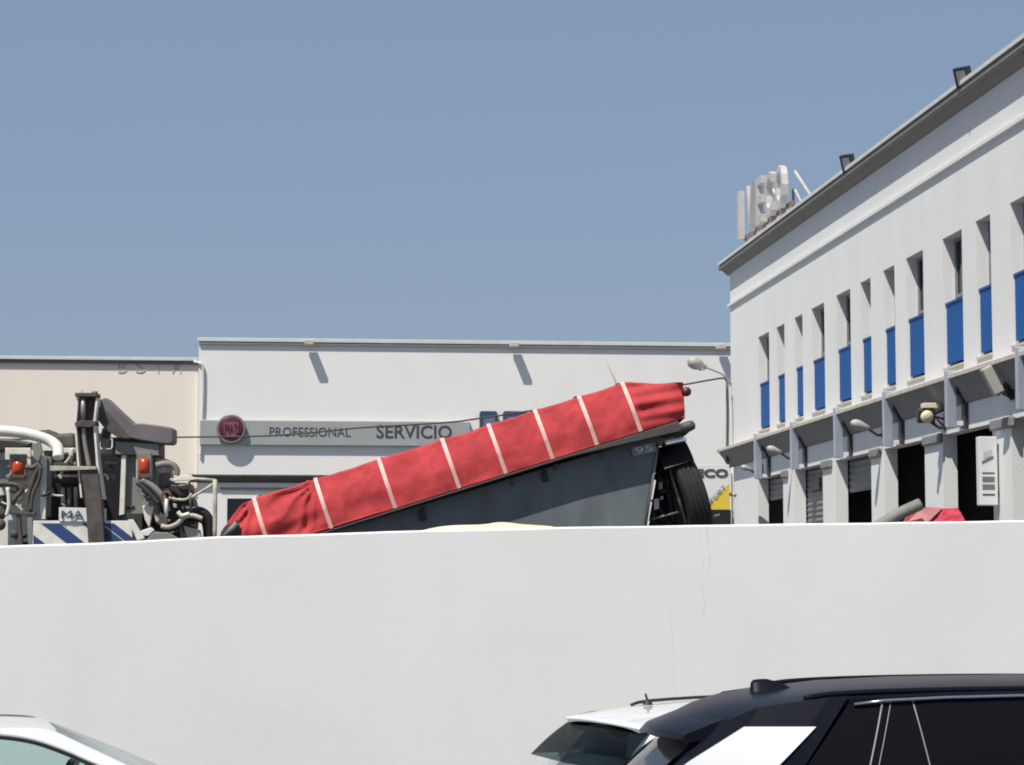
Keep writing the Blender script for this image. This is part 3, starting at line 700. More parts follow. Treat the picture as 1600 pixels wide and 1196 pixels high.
for u in us:
    pts, h = sect(u); r = []
    amp = 0.010
    for a_ in su: amp += 0
    if u < su[0] + 0.75: amp = 0.007 + 0.062 * min(1, (su[0] + 0.75 - u) / 1.0)
    if u > su[-1] - 0.1: amp = 0.030
    near = min(abs(u - a_) for a_ in su)
    amp *= min(1, 0.25 + near / 0.1)
    for k, (y, v) in enumerate(pts):
        # diagonal folds: stretched noise
        q = Vector((u * 1.6 + v * 0.4, (v * 1.0 - u * 0.32) * 6.0, 3.1)) if u < su[1] + 0.2 else (Vector((u * 0.9, (v + (u - uR) * 0.15) * 11.0, 9.0)) if u > su[-1] else Vector((u * 2.2, v * 4.0, 6.0)))
        dsp = noise.noise(q) * amp * 1.7 + noise.noise(Vector((u * 7, v * 8, 1.0))) * 0.0035
        fade = min(1, v / 0.06) if v < 0.06 else 1
        for n_, a_ in enumerate(su):             # folds fanning from the top of every strap
            du = a_ - u; dist = math.hypot(du, hgt - v)
            if 0.03 < du < 0.7:
                th = math.atan2(hgt - v, du); fall = math.exp(-dist / 0.5) * min(1, du / 0.12)
                wv = math.sin(th * (9 if n_ < 2 else 7) + n_ * 1.7 + noise.noise(Vector((u * 3, v * 3, n_))) * 2)
                dsp += (0.075 if n_ < 2 else 0.010) * fall * min(1, max(0, near - 0.025) / 0.10) * (1 - abs(wv)) ** 1.2
        if u > uR - 0.2: y = y + 0.10 * ((u - (uR - 0.2)) / 0.2) ** 2 * (1 if k < 26 else 0)
        r.append(T(u, y - dsp * fade * (1 if k < 27 else 0), v + (dsp * 0.4 if k >= 22 else 0)))
    if u > su[-1]:
        kk = (u - su[-1]) / (uR - su[-1])
        r = [p + ta * ((p - O).dot(tb) * 0.30 * kk) for p in r]
    rows.append(r)
mb = MB(); mb.grid(rows); mb.add([p for p in rows[0]], [list(range(len(rows[0])))]); mb.add([p for p in rows[-1]], [list(range(len(rows[-1])))[::-1]])
tarp = mb.build('tarpaulin', M['tarp'], tr)
for i, uc in enumerate(su):
    rws = []
    for uu in (uc - 0.020, uc + 0.020):
        pts, h = sect(uc); rws.append([T(uu - 0.02 * (v / h), y - 0.012, v + (0.009 if k > 24 else 0)) for k, (y, v) in enumerate(pts[:-1])] )
    mb = MB(); mb.grid(rws)
    inner = [[p + Vector((0, 0.008, 0)) for p in r] for r in rws]
    mb.grid([rws[0], inner[0]]); mb.grid([rws[1], inner[1]])
    mb.build('strap', M['strap'], tarp)
# hem rope along the lower edge
mb = MB(); mb.tube([T(su[0] - 0.15, -0.012, 0.01), T(uR, 0.06, 0.01)], 0.012, 8); mb.build('hem_rope', M['tarp'], tarp)
# box rail under the tarp
ul = TU(400, 838)[0]; ur = TU(1082, 668)[0]
mb = MB(); mb.prism([T(ul, -0.01, -0.012), T(ur - 0.12, -0.01, -0.012), T(ur - 0.12, -0.01, -0.12), T(ur - 0.75, -0.01, -0.07), T(ur - 1.3, -0.01, -0.03), T(ul, -0.01, -0.025)], (0, TW + 0.02, 0)); rail = mb.build('side_rail', M['rail'], tr, bevel=0.006)
c1 = P(1074, 612, TY + 0.05); c2 = P(1079, 665.5, TY + 0.05)
mb = MB(); mb.lathe(c1 - ta * 0.06, ta, [(0, 0.02), (0.0, 0.035), (0.05, 0.05), (0.085, 0.04), (0.10, 0.01)], 16); mb.build('upper_roller_cap', M['emblem_red'], tr)
mb = MB(); mb.lathe(c2 - ta * 0.14, ta, [(0, 0.02), (0.0, 0.05), (0.13, 0.055), (0.175, 0.045), (0.19, 0.01)], 16); mb.build('lower_roller_cap', M['rail'], tr)
mb = MB(); mb.tube([c2 + ty * 0.1, c2 + ty * (TW - 0.2)], 0.04); mb.build('roller_bar', M['rail'], tr)
# hull: inset side with slightly narrower bottom
HY = 0.19
hp = [(430, 845), (519, 828), (1032, 676), (1030, 690), (1022, 740), (1010, 822), (1006, 870), (430, 930)]
mb = MB()
topn = [T(*(lambda q: (q[0], HY, q[1]))(TU(x, y, TY))) for x, y in hp]
mb.prism([Vector((p.x * (TY + HY) / TY if False else p.x, p.y, p.z)) for p in topn], (0, TW - 2 * HY, 0)); hull = mb.build('hull', M['hull'], tr, bevel=0.02)
# ribs / fittings on the hull
for x, y in ((660, 806), (851, 745)):
    c = P(x, y, TY + HY - 0.02); mb = MB(); mb.box(c, ta * 0.03, (0, 0.03, 0), tb * 0.05); mb.box(c + tb * 0.05 + ta * 0.02, ta * 0.018, (0, 0.035, 0), tb * 0.02); mb.build('latch', M['black'], hull, bevel=0.006)
for x, y in ((868, 730), (800, 755), (940, 712)):
    c = P(x, y, TY + HY - 0.01); mb = MB(); mb.box(c, ta * 0.015, (0, 0.02, 0), tb * 0.03); mb.build('hook', M['rail'], hull)
# rear edge flange
mb = MB(); f0 = P(1029, 692, TY + HY - 0.03); f1 = P(1009, 822, TY + HY - 0.03); mb.tube([f0, f1], 0.012, 8); mb.build('edge_bead', M['rim'], hull)
# number plate
a = P(986, 712, TY + HY - 0.025); b = P(1026, 693, TY + HY - 0.025); cpl = (a + b) / 2
pd = (ta * 0.7 + Vector((1, 0, 0)) * 0.3).normalized(); pu = Vector((-pd.z, 0, pd.x))
mb = MB(); mb.box(cpl, pd * 0.125, (0, 0.006, 0), pu * 0.05); pt = mb.build('number_tag', M['frame_grey'], tr)
text_mb('95', cpl - pd * 0.09 - pu * 0.03 + Vector((0, -0.014, 0)), pd, pu, 0.062, 0.18, 0.006).build('digits', M['board_white'], pt)
# metallic pad under the rail end
mb = MB(); mb.box(P(1055, 690, TY + 0.15), pd * 0.11, (0, 0.12, 0), pu * 0.022); mb.build('end_pad', M['steel'], tr, bevel=0.006)
# tyre, tread towards the street, leaning with the trailer
wa = (ta * 0.985 + Vector((0, 0.17, 0))).normalized()
top = P(1056, 699, TY + 0.35); cw = top - tb * 0.52 - ta * 0.05 + Vector((0, 0.25, 0))
prof = [(-0.11, 0.28), (-0.14, 0.36), (-0.15, 0.44), (-0.14, 0.50), (-0.115, 0.525), (-0.08, 0.532), (-0.077, 0.522), (-0.067, 0.522), (-0.064, 0.534), (-0.02, 0.536), (-0.017, 0.525), (-0.007, 0.525), (-0.004, 0.536),
        (0.04, 0.536), (0.043, 0.525), (0.053, 0.525), (0.056, 0.534), (0.115, 0.525), (0.14, 0.50), (0.15, 0.44), (0.14, 0.36), (0.11, 0.28)]
prof = [(x_ * 0.80, r_) for x_, r_ in prof]
mb = MB(); mb.lathe(cw, wa, prof, 56); wh = mb.build('tyre', M['rubber'], tr)
mb = MB(); mb.lathe(cw, wa, [(-0.115, 0.285), (-0.12, 0.27), (-0.05, 0.25), (-0.04, 0.12), (-0.09, 0.1), (-0.10, 0.001)], 36); mb.lathe(cw, wa, [(0.115, 0.285), (0.12, 0.27), (0.02, 0.25), (0.02, 0.001)], 36); mb.build('rim', M['rim'], wh)
mb = MB(); mb.tube([cw + ta * 0.0 + ty * 0.1, cw + ta * 0.1 + ty * 1.2], 0.06); mb.build('axle', M['dark_metal'], tr)
# mudguard shade plate above the tyre
mg = []
for k in range(9):
    q = math.radians(35 + k * 13); mg.append(cw + tb * math.sin(q) * 0.58 + ty * -math.cos(q) * 0.58)
mb = MB(); mb.grid([[p - ta * 0.15 for p in mg], [p + ta * 0.17 for p in mg]]); mb.grid([[p - ta * 0.15 + (cw - p) * 0.03 for p in mg], [p + ta * 0.17 + (cw - p) * 0.03 for p in mg]]); mb.build('mudguard', M['black'], tr)
# chassis struts between hull and tyre
mb = MB()
def strut(x0, y0, x1, y1, dy, r, m, name='strut'):
    MB().tube([P(x0, y0, TY + dy), P(x1, y1, TY + dy)], r, 8).build(name, M[m], tr)
strut(1040, 692, 1018, 815, 0.5, 0.03, 'black'); strut(1036, 700, 1052, 816, 0.45, 0.03, 'black'); strut(1030, 700, 1034, 818, 0.9, 0.05, 'black')
strut(1016, 812, 1062, 800, 0.35, 0.012, 'rim'); strut(1026, 770, 1050, 765, 0.4, 0.025, 'black'); strut(1020, 780, 1048, 818, 0.6, 0.03, 'black')
strut(1044, 725, 1072, 818, 0.28, 0.014, 'rim'); strut(1085, 815, 1125, 805, 0.3, 0.015, 'rim'); strut(1022, 745, 1045, 752, 0.5, 0.03, 'black')
mb = MB(); a = P(1022, 806, TY + 0.8); b = P(1062, 695, TY + 0.8); mb.prism([P(1042, 694, TY + 0.9), P(1064, 694, TY + 0.9), P(1084, 830, TY + 0.9), P(1012, 830, TY + 0.9)], (0, 0.05, 0)); 
mb.build('rear_crossmember', M['black'], tr)
mb = MB(); mb.box(P(1025.5, 788, TY + 0.42), (0.028, 0, 0.004), (0, 0.03, 0), (0, 0, 0.055)); mb.build('side_marker', M['board_white'], tr, bevel=0.01)
mb = MB(); mb.box(P(1032, 760, TY + 0.5), (0.022, 0, 0.004), (0, 0.03, 0), (0, 0, 0.045)); mb.box(P(1034, 778, TY + 0.5), (0.018, 0, 0.004), (0, 0.03, 0), (0, 0, 0.02)); mb.build('reflector', M['board_white'], tr, bevel=0.01)
# support legs down to the yard (hidden behind the wall)
for x, yy in ((450, 870), (980, 860)):
    for dy in (0.5, 1.7):
        p = P(x, yy, TY); p.y = TY + dy
        mb = MB(); mb.abox(p.x - 0.08, p.x + 0.08, p.y - 0.08, p.y + 0.08, YARD, p.z + 0.15); mb.build('support_leg', M['dark_metal'], tr)
p = P(1070, 800, TY); p.y = TY + 1.4
MB().abox(p.x - 0.1, p.x + 0.1, p.y - 0.1, p.y + 0.1, YARD, cw.z).build('support_leg', M['dark_metal'], tr)
# dark flap at the low end
mb = MB(); mb.prism(poly([(342, 840), (350, 824), (372, 812), (378, 842)], TY - 0.04), (0, 0.03, 0)); mb.build('end_flap', M['rail'], tr)
mb = MB(); mb.tube([P(352, 838, TY - 0.06), P(370, 818, TY - 0.06)], 0.03, 8); mb.build('flap_roll', M['roll'], tr)
# whip aerial behind
ap = P(962, 597, 24.6); mb = MB(); mb.tube([(ap.x + 0.25, 24.6, YARD + 0.0), (ap.x, 24.6, ap.z), P(944, 557, 24.6)], [0.012, 0.009, 0.006], 8)
mb.build('whip_aerial', M['lamp_shell'], label='thin pale whip aerial rising behind the top of the red tarpaulin', cat='aerial')

# ------------------------------------------------------------------ cream tarpaulin heap between wall and trailer
HYY = 19.0
c0 = P(652, 830, HYY); c1_ = P(884, 826, HYY); rows = []
prof_px = [(652, 831), (670, 824.5), (700, 820.5), (735, 818.5), (762, 818.8), (775, 816.5), (800, 816.6), (815, 819.5), (850, 820.5), (872, 823), (885, 829)]
for (x, y) in prof_px:
    p = P(x, y, HYY); r = []
    for k in range(17):
        q = math.pi * k / 16; f = math.sin(q) ** 0.45
        yy = HYY + 0.0 - math.cos(q) * 0.55
        zz = YARD + (p.z - YARD) * f
        r.append((p.x + 0.01 * noise.noise(Vector((x * .05, k, 0))), yy, zz + 0.035 * noise.noise(Vector((p.x * 5, yy * 5, 0))) * f))
    rows.append(r)
mb = MB(); mb.grid(rows); mb.add(rows[0], [list(range(17))]); mb.add(rows[-1], [list(range(17))[::-1]])
mb.build('tarpaulin_heap', M['tarp_cream'], label='low mound under a cream yellow sheet just above the wall, in front of the trailer', cat='tarpaulin', subd=1)

# ------------------------------------------------------------------ red covered skip on the right
RY = 19.5
q = P(1460, 815, RY)
rs = root('covered_skip', (q.x, RY + 0.6, YARD), 0, 'pinkish red sheeted skip peeping over the wall near the doorways', 'skip')
pr = [P(1408, 822, RY), P(1437, 793.5, RY), P(1500, 792.5, RY), P(1514, 822, RY)]
rows = []
N = 9
for j in range(9):
    f = j / 8; row = []
    for i in range(N):
        g = i / (N - 1); top_ = pr[1].lerp(pr[2], g); bot = pr[0].lerp(pr[3], g)
        p = bot.lerp(top_, f); p.y = RY + 0.12 * f + 0.03 * noise.noise(Vector((g * 5 + f * 3, f * 2, 0)))
        p.z += 0.006 * math.sin(g * math.pi * 2) * f
        row.append(p)
    rows.append(row)
for j in range(1, 4):
    f = j / 3; rows.append([p + Vector((0, 0.5 * f, -0.03 * f)) for p in rows[8]])
mb = MB(); mb.grid(rows, False)
last = rows[-1]; mb.grid([last, [Vector((p.x, p.y + 0.15, pr[0].z)) for p in last]])
mb.add([rows[k][-1] for k in range(12)] + [Vector((last[-1].x, last[-1].y + 0.15, pr[0].z))], [list(range(13))])
mb.add([rows[k][0] for k in range(12)] + [Vector((last[0].x, last[0].y + 0.15, pr[0].z))], [list(range(13))[::-1]])
mb.build('red_sheet', M['tarp2'], rs)
mb = MB(); mb.prism([P(1414, 820, RY - 0.04), P(1439, 795, RY + 0.08), P(1472, 794.5, RY + 0.08), P(1446, 820, RY - 0.04)], (0, 0.03, 0)); mb.build('pale_fold', M['faded_pink'], rs)
mb = MB(); mb.abox(pr[0].x, pr[3].x, RY + 0.05, RY + 0.9, YARD, pr[0].z - 0.002); mb.build('skip_body', M['dark_metal'], rs, bevel=0.02)
a = P(1372, 823, RY - 0.15); b = P(1438, 788, RY - 0.1)
mb = MB(); mb.tube(smooth_path([a + (a - b) * 0.8, a, (a + b) / 2 + Vector((0, 0, 0.012)), b], 5), 0.052, 14); mb.build('rolled_mat', M['roll'], label='grey rolled mat leaning against the red skip', cat='roll')

# ------------------------------------------------------------------ recovery truck on the left
KY = 21.0
tp = P(140, 840, KY + 1)
tk = root('recovery_truck', (tp.x, KY + 1.2, YARD), 0, 'cluttered recovery truck with mast, boom and blue striped panel at the left edge', 'truck')
def plate(name, pts, Y, d, m, par=tk, bevel=0.004, label=None): return MB().prism(poly(pts, Y), (0, d, 0)).build(name, M[m], par, bevel=bevel, label=label)
def pipe(name, pts, Y, r, m, par=tk, n=5):
    if isinstance(Y, (int, float)): Y = [Y] * len(pts)
    return MB().tube(smooth_path([P(x, y, yy) for (x, y), yy in zip(pts, Y)], n), r, 10).build(name, M[m], par)
# body behind everything
plate('rear_body', [(-60, 700), (70, 712), (70, 712), (70, 870), (-60, 870)], KY + 0.8, 1.2, 'truck_white')
plate('engine_bay', [(68, 704), (190, 704), (246, 712), (246, 870), (68, 870)], KY + 0.9, 1.0, 'black')
# mast: web, two flanges, ram, collars
mast = plate('mast', [(121, 616), (150, 616), (146, 663), (152, 730), (161, 800), (163, 850), (139, 850), (133, 800), (124, 730), (117, 663)], KY - 0.02, 0.14, 'truck_brown')
def strip(name, pts, wpx, Y, d, m, par):
    L = [(x - wpx / 2, y) for x, y in pts]; R = [(x + wpx / 2, y) for x, y in pts][::-1]
    return MB().prism(poly(L + R, Y), (0, d, 0)).build(name, M[m], par, bevel=0.003)
strip('flange', [(121.5, 618), (117.5, 662), (122, 725), (127, 778)], 3.2, KY - 0.12, 0.16, 'truck_white', mast)
strip('flange', [(151.5, 622), (147, 662), (152, 725), (160, 780)], 3.6, KY - 0.12, 0.16, 'truck_white', mast)
MB().tube([P(130, 622, KY - 0.1), P(129.5, 658, KY - 0.1)], 0.022).build('ram', M['ram'], mast)
MB().tube(smooth_path([P(130, 668, KY - 0.1), P(133, 695, KY - 0.1), P(139, 728, KY - 0.1)]), 0.020).build('ram', M['ram'], mast)
strip('collar', [(134, 614), (134, 620)], 34, KY - 0.14, 0.2, 'truck_brown', mast)
plate('collar', [(116, 661), (126, 657), (148, 658), (149, 664), (140, 668), (118, 667)], KY - 0.15, 0.2, 'truck_brown', mast)
MB().tube([P(149, 612, KY - 0.08), P(149, 622, KY - 0.08)], 0.022).build('pin', M['truck_brown'], mast)
for x in (128, 144): MB().tube([P(x, 609, KY - 0.05), P(x, 616, KY - 0.05)], 0.006, 6).build('pin', M['truck_cream'], mast)
plate('lower_mast', [(126, 736), (152, 734), (158, 778), (163, 850), (138, 850), (134, 790)], KY - 0.16, 0.12, 'truck_brown', mast)
# boom
plate('boom_arm', [(153, 626), (165, 621), (186, 641), (209, 662), (222, 661.5), (245, 664.5), (268, 668), (270.5, 671), (270.5, 690), (267, 694), (252, 693.5), (225, 689), (204, 685), (188, 678), (176, 670), (153, 650)], KY + 0.02, 0.26, 'boom', bevel=0.012)
plate('boom_knuckle', [(152, 634), (166, 642), (190, 668), (203, 686), (184, 684), (165, 672), (152, 655)], KY - 0.02, 0.12, 'truck_brown')
plate('boom_carrier', [(176, 684), (204, 685), (250, 691), (250, 714), (176, 712)], KY + 0.1, 0.3, 'truck_brown')
plate('carrier_face', [(180, 690), (248, 694), (248, 712), (180, 710)], KY + 0.06, 0.03, 'truck_grey')
# grey cabinet + lamp
plate('cabinet', [(188, 712), (246, 712), (246, 805), (186, 806)], KY + 0.15, 0.5, 'truck_grey', bevel=0.01)
plate('cabinet_edge', [(190, 711), (197, 711), (194, 804), (186, 806)], KY + 0.08, 0.06, 'truck_white')
plate('cabinet_step', [(186, 802), (222, 802), (222, 850), (200, 850)], KY + 0.1, 0.3, 'dark_metal')
def lamp(x0, x1, y0, y1, Y, label):
    l = plate('lamp', [(x0, y0), (x1, y0), (x1, y1), (x0, y1)], Y, 0.06, 'truck_grey', label=label)
    plate('lamp_rim', [(x0 - 1.5, y0 - 1.5), (x1 + 1.5, y0 - 1.5), (x1 + 1.5, y1 + 1.5), (x0 - 1.5, y1 + 1.5)], Y + 0.02, 0.03, 'truck_cream', l)
    xm = (x0 + x1) / 2; c = P(xm, (y0 + y1) / 2 + 1, Y)
    rws = []
    W_ = (x1 - x0 - 5) / FPX * Y / 2; H_ = (y1 - y0) * 0.30 / FPX * Y
    for j in range(7):
        v = -1 + 2 * j / 6; rws.append([c + Vector((W_ * a_, -0.045 * (1 - a_ * a_ * 0.8) * (1 - v ** 4 * 0.7), H_ * v)) for a_ in [-1 + 2 * k / 8 for k in range(9)]])
    mb = MB(); mb.grid(rws)
    for k in range(5): pass
    mb.build('lens', M['orange'], l)
    plate('lamp_base', [(x0 + 2, y0 + (y1 - y0) * 0.82), (x1 - 2, y0 + (y1 - y0) * 0.82), (x1 - 1, y1 - 1), (x0 + 1, y1 - 1)], Y - 0.03, 0.03, 'truck_brown', l)
lamp(214, 236, 707, 748, KY + 0.05, 'amber-red lamp on the grey cabinet')
lamp(16, 40, 711, 749, KY + 0.2, 'amber-red lamp on the white body')
plate('lamp_plate', [(8, 700), (48, 700), (48, 757), (8, 757)], KY + 0.3, 0.04, 'truck_white')
# white hoop, left
pipe('white_hoop', [(-60, 672), (-20, 673), (20, 675), (50, 680), (76, 688), (90, 700), (91, 716)], [KY + 0.1] * 5 + [KY + 0.05, KY], 0.052, 'truck_white')
plate('hoop_bracket', [(50, 694), (62, 690), (66, 706), (60, 722), (52, 716)], KY - 0.02, 0.05, 'truck_grey')
plate('dark_bundle', [(48, 674), (75, 671), (90, 678), (118, 676), (118, 700), (88, 700), (70, 690)], KY + 0.4, 0.4, 'truck_brown', bevel=0.03)
plate('dark_bundle', [(-30, 684), (20, 686), (52, 692), (44, 700), (0, 706), (-30, 706)], KY + 0.45, 0.3, 'dark_metal', bevel=0.02)
plate('side_bin', [(-40, 718), (16, 718), (16, 760), (-40, 760)], KY + 0.25, 0.3, 'truck_grey', bevel=0.01)
# horizontal bars in the middle
plate('cross_bar', [(78, 728), (150, 729), (150, 734), (78, 736)], KY - 0.18, 0.08, 'truck_cream')
plate('cross_bar', [(86, 700), (118, 700), (118, 707), (86, 709)], KY + 0.2, 0.2, 'truck_white')
plate('cross_bar', [(84, 722), (118, 722), (118, 727), (84, 727)], KY + 0.15, 0.2, 'truck_cream')
plate('cross_bar', [(150, 702), (176, 702), (176, 709), (150, 709)], KY + 0.3, 0.2, 'truck_white')
plate('cross_bar', [(152, 721), (186, 722), (186, 726), (152, 726)], KY + 0.3, 0.1, 'truck_cream')
plate('cross_bar', [(154, 731), (188, 732), (188, 737), (154, 737)], KY + 0.25, 0.1, 'truck_grey')
plate('cross_bar', [(154, 741), (182, 741), (182, 744), (154, 744)], KY + 0.3, 0.1, 'truck_cream')
MB().tube([P(82, 748, KY + 0.3), P(122, 748, KY + 0.3)], 0.045).build('winch_drum', M['truck_brown'], tk)
MB().tube([P(84, 744, KY + 0.2), P(122, 744, KY + 0.2)], 0.012).build('winch_rod', M['truck_cream'], tk)
for x in (98, 108, 118): MB().tube([P(x, 762, KY + 0.3), P(x + 1, 796, KY + 0.3)], 0.018).build('cylinder', M['truck_cream' if x != 108 else 'truck_grey'], tk)
for (x0, y0, x1, y1) in ((156, 684, 172, 700), (150, 676, 160, 690)): 
    plate('valve_block', [(x0, y0), (x1, y0 + 2), (x1 - 1, y1), (x0 + 1, y1)], KY + 0.15, 0.1, 'truck_cream', bevel=0.012)
plate('valve_block', [(160, 668), (172, 674), (170, 686), (156, 684)], KY + 0.2, 0.1, 'truck_grey', bevel=0.012)
# left post and levers
plate('post', [(64, 712), (72, 712), (71, 812), (62, 812)], KY + 0.05, 0.06, 'truck_white')
plate('post', [(73, 714), (80, 714), (79, 808), (72, 808)], KY + 0.12, 0.06, 'truck_grey')
pipe('lever', [(40, 730), (52, 731), (62, 726), (54, 745), (46, 770), (43, 790), (47, 802)], KY + 0.0, 0.025, 'truck_brown')
pipe('lever', [(64, 728), (61, 750), (54, 765), (50, 780), (48, 798)], KY - 0.02, 0.018, 'truck_brown')
pipe('hose', [(-20, 756), (8, 756), (26, 758), (34, 766), (26, 776), (18, 788)], KY - 0.02, 0.022, 'truck_brown')
pipe('white_rod', [(12, 762), (14, 790), (10, 806)], KY - 0.05, 0.018, 'truck_white')
plate('step_plate', [(-10, 775), (8, 772), (10, 800), (4, 812), (-10, 812)], KY + 0.05, 0.08, 'truck_brown', bevel=0.02)
plate('bracket', [(14, 799), (54, 801), (54, 806), (14, 804)], KY - 0.05, 0.08, 'truck_brown')
plate('bracket', [(25, 804), (31, 804), (35, 852), (23, 852)], KY - 0.04, 0.05, 'truck_brown')
plate('bracket', [(42, 804), (51, 804), (50, 852), (44, 852)], KY - 0.04, 0.05, 'truck_grey')
MB().lathe(P(22, 835, KY - 0.03), (0, 1, 0), [(-0.02, 0.001), (-0.02, 0.035), (0.02, 0.038), (0.02, 0.001)], 16).build('knob', M['truck_brown'], tk)
MB().lathe(P(-1, 820, KY - 0.03), (0, 1, 0), [(-0.02, 0.001), (-0.02, 0.05), (0.02, 0.055), (0.02, 0.001)], 16).build('knob', M['truck_brown'], tk)
# striped panel
sp_ = plate('striped_panel', [(52, 814), (206, 814), (208, 870), (50, 870)], KY - 0.06, 0.04, 'truck_white')
for x0 in (22, 64, 128, 160):
    wv = 29 if x0 != 160 else 18
    pts = [(x0, 818), (x0 + wv, 818), (x0 + wv + 66, 869), (x0 + 66, 869)]
    if x0 == 22: pts = [(52, 836), (52, 869), (96, 869)]
    plate('blue_stripe', pts, KY - 0.064, 0.003, 'panel_blue', sp_, bevel=0)
pl = plate('number_plate', [(92, 793), (166, 795), (166, 816), (92, 815)], KY - 0.08, 0.015, 'board_white', bevel=0.003)
a = P(96, 810.5, KY - 0.09); b = P(131, 798, KY - 0.09)
text_mb('MA', (a.x, a.y, a.z), (1, 0, 0), UPV, b.z - a.z, b.x - a.x, 0.006).build('lettering', M['sign_grey'], pl)
a = P(154, 811.5, KY - 0.09); b = P(163, 799, KY - 0.09)
text_mb('O', (a.x, a.y, a.z), (1, 0, 0), UPV, b.z - a.z, b.x - a.x, 0.006).build('lettering', M['sign_grey'], pl)
# right clutter
pipe('exhaust', [(244, 728), (258, 725), (270, 727), (276, 735), (275, 743)], KY + 0.1, 0.032, 'truck_grey')
plate('grey_block', [(246, 740), (266, 738), (270, 758), (250, 764)], KY + 0.3, 0.2, 'truck_grey', bevel=0.015)
pipe('frame_bar', [(266, 750), (300, 748), (338, 751)], KY + 0.05, 0.014, 'truck_cream', n=2)
pipe('frame_bar', [(336, 750), (336, 800), (335.5, 845)], KY + 0.03, 0.020, 'truck_cream', n=2)
pipe('frame_bar', [(334, 756), (314, 769), (295, 780)], KY + 0.03, 0.013, 'truck_cream', n=2)
pipe('frame_bar', [(296, 752), (298, 800)], KY + 0.08, 0.009, 'truck_grey', n=2)
plate('frame_plate', [(284, 743), (298, 742), (304, 750), (268, 752)], KY + 0.02, 0.05, 'truck_white')
plate('motor', [(262, 754), (298, 755), (300, 772), (284, 780), (264, 768)], KY + 0.15, 0.25, 'dark_metal', bevel=0.03)
plate('motor_cover', [(276, 756), (297, 757), (298, 766), (280, 764)], KY + 0.1, 0.1, 'truck_grey', bevel=0.02)
pipe('arm', [(222, 750), (240, 762), (256, 780), (262, 800)], KY + 0.05, 0.032, 'truck_grey')
pipe('arm', [(214, 754), (232, 770), (248, 788)], KY + 0.0, 0.022, 'dark_metal')
mb = MB()
ring = [P(260, 776, KY - 0.02) + Vector((0.045 * math.cos(q), 0, 0.04 * math.sin(q))) for q in [2 * math.pi * k / 16 for k in range(17)]]
mb.tube(ring, 0.011, 8); mb.build('ring', M['rust'], tk)
pipe('fork', [(264, 778), (278, 781), (292, 780), (300, 772)], KY - 0.02, 0.012, 'truck_cream')
pipe('handle', [(260, 780), (259.5, 808)], KY - 0.05, 0.016, 'board_white', n=2)
plate('dark_core', [(244, 764), (300, 776), (306, 800), (300, 850), (222, 850), (222, 802), (246, 800)], KY + 0.35, 0.3, 'dark_metal', bevel=0.02)
plate('gusset', [(222, 790), (240, 792), (236, 812), (233, 826), (226, 812)], KY + 0.1, 0.06, 'truck_white', bevel=0.008)
plate('gusset', [(240, 802), (252, 806), (250, 820), (243, 816)], KY + 0.08, 0.06, 'truck_cream', bevel=0.015)
plate('gusset', [(219, 830), (236, 824), (241, 829), (232, 838), (220, 838)], KY - 0.02, 0.06, 'board_white', bevel=0.008)
pipe('bent_pipe', [(252, 822), (264, 824), (278, 818), (288, 808), (302, 806), (316, 811)], KY - 0.03, 0.022, 'truck_cream')
pipe('bent_pipe', [(278, 800), (284, 806), (296, 803)], KY - 0.05, 0.02, 'truck_white')
plate('cleat', [(250, 800), (262, 812), (262, 826), (246, 820)], KY + 0.0, 0.05, 'truck_brown', bevel=0.01)
pipe('black_hose', [(284, 797), (306, 797), (321, 803), (328, 818), (328, 848)], KY + 0.12, 0.04, 'black')
pipe('black_hose', [(284, 808), (304, 810), (318, 815), (322, 830), (322, 848)], KY + 0.25, 0.03, 'black')
plate('grey_wedge', [(222, 850), (240, 832), (262, 832), (290, 848), (290, 856), (222, 856)], KY - 0.06, 0.1, 'truck_grey', bevel=0.008)
plate('pale_wedge', [(286, 822), (312, 828), (316, 846), (296, 850)], KY + 0.02, 0.06, 'lamp_shell', bevel=0.01)
plate('gusset', [(200, 812), (208, 812), (226, 842), (214, 845)], KY - 0.08, 0.04, 'truck_white')
# small fittings, hoses and brackets crowding the deck
rnd = random.Random(5)
for (x0, x1, y0, y1, n_) in ((200, 306, 768, 842, 24), (-6, 60, 694, 840, 20), (152, 186, 690, 800, 9), (78, 122, 690, 790, 9), (206, 262, 760, 800, 6)):
    for k in range(n_):
        x, y = rnd.uniform(x0, x1), rnd.uniform(y0, y1); m_ = rnd.choice(['truck_brown', 'truck_cream', 'truck_grey', 'truck_white', 'dark_metal', 'truck_grey', 'black', 'truck_cream'])
        Yk = KY + rnd.uniform(-0.02, 0.2)
        if rnd.random() < 0.6:
            a1, ln = rnd.uniform(0, math.pi), rnd.uniform(7, 20)
            p0 = (x, y); p1 = (x + math.cos(a1) * ln * 0.5 + rnd.uniform(-4, 4), y + math.sin(a1) * ln * 0.5); p2 = (x + math.cos(a1) * ln, y + math.sin(a1) * ln * 0.8)
            if max(p0[1], p1[1], p2[1]) > 850: continue
            pipe('hose' if m_ in ('black', 'dark_metal') else 'rod', [p0, p1, p2], Yk, rnd.uniform(0.006, 0.014), m_, n=4)
        else:
            w_, h_ = rnd.uniform(2, 5), rnd.uniform(2, 6); sk = rnd.uniform(-2, 2)
            plate('fitting', [(x - w_, y - h_), (x + w_, y - h_ + sk), (x + w_ + sk, y + h_), (x - w_ + sk, y + h_ - 1)], Yk, 0.05, m_, bevel=0.008)
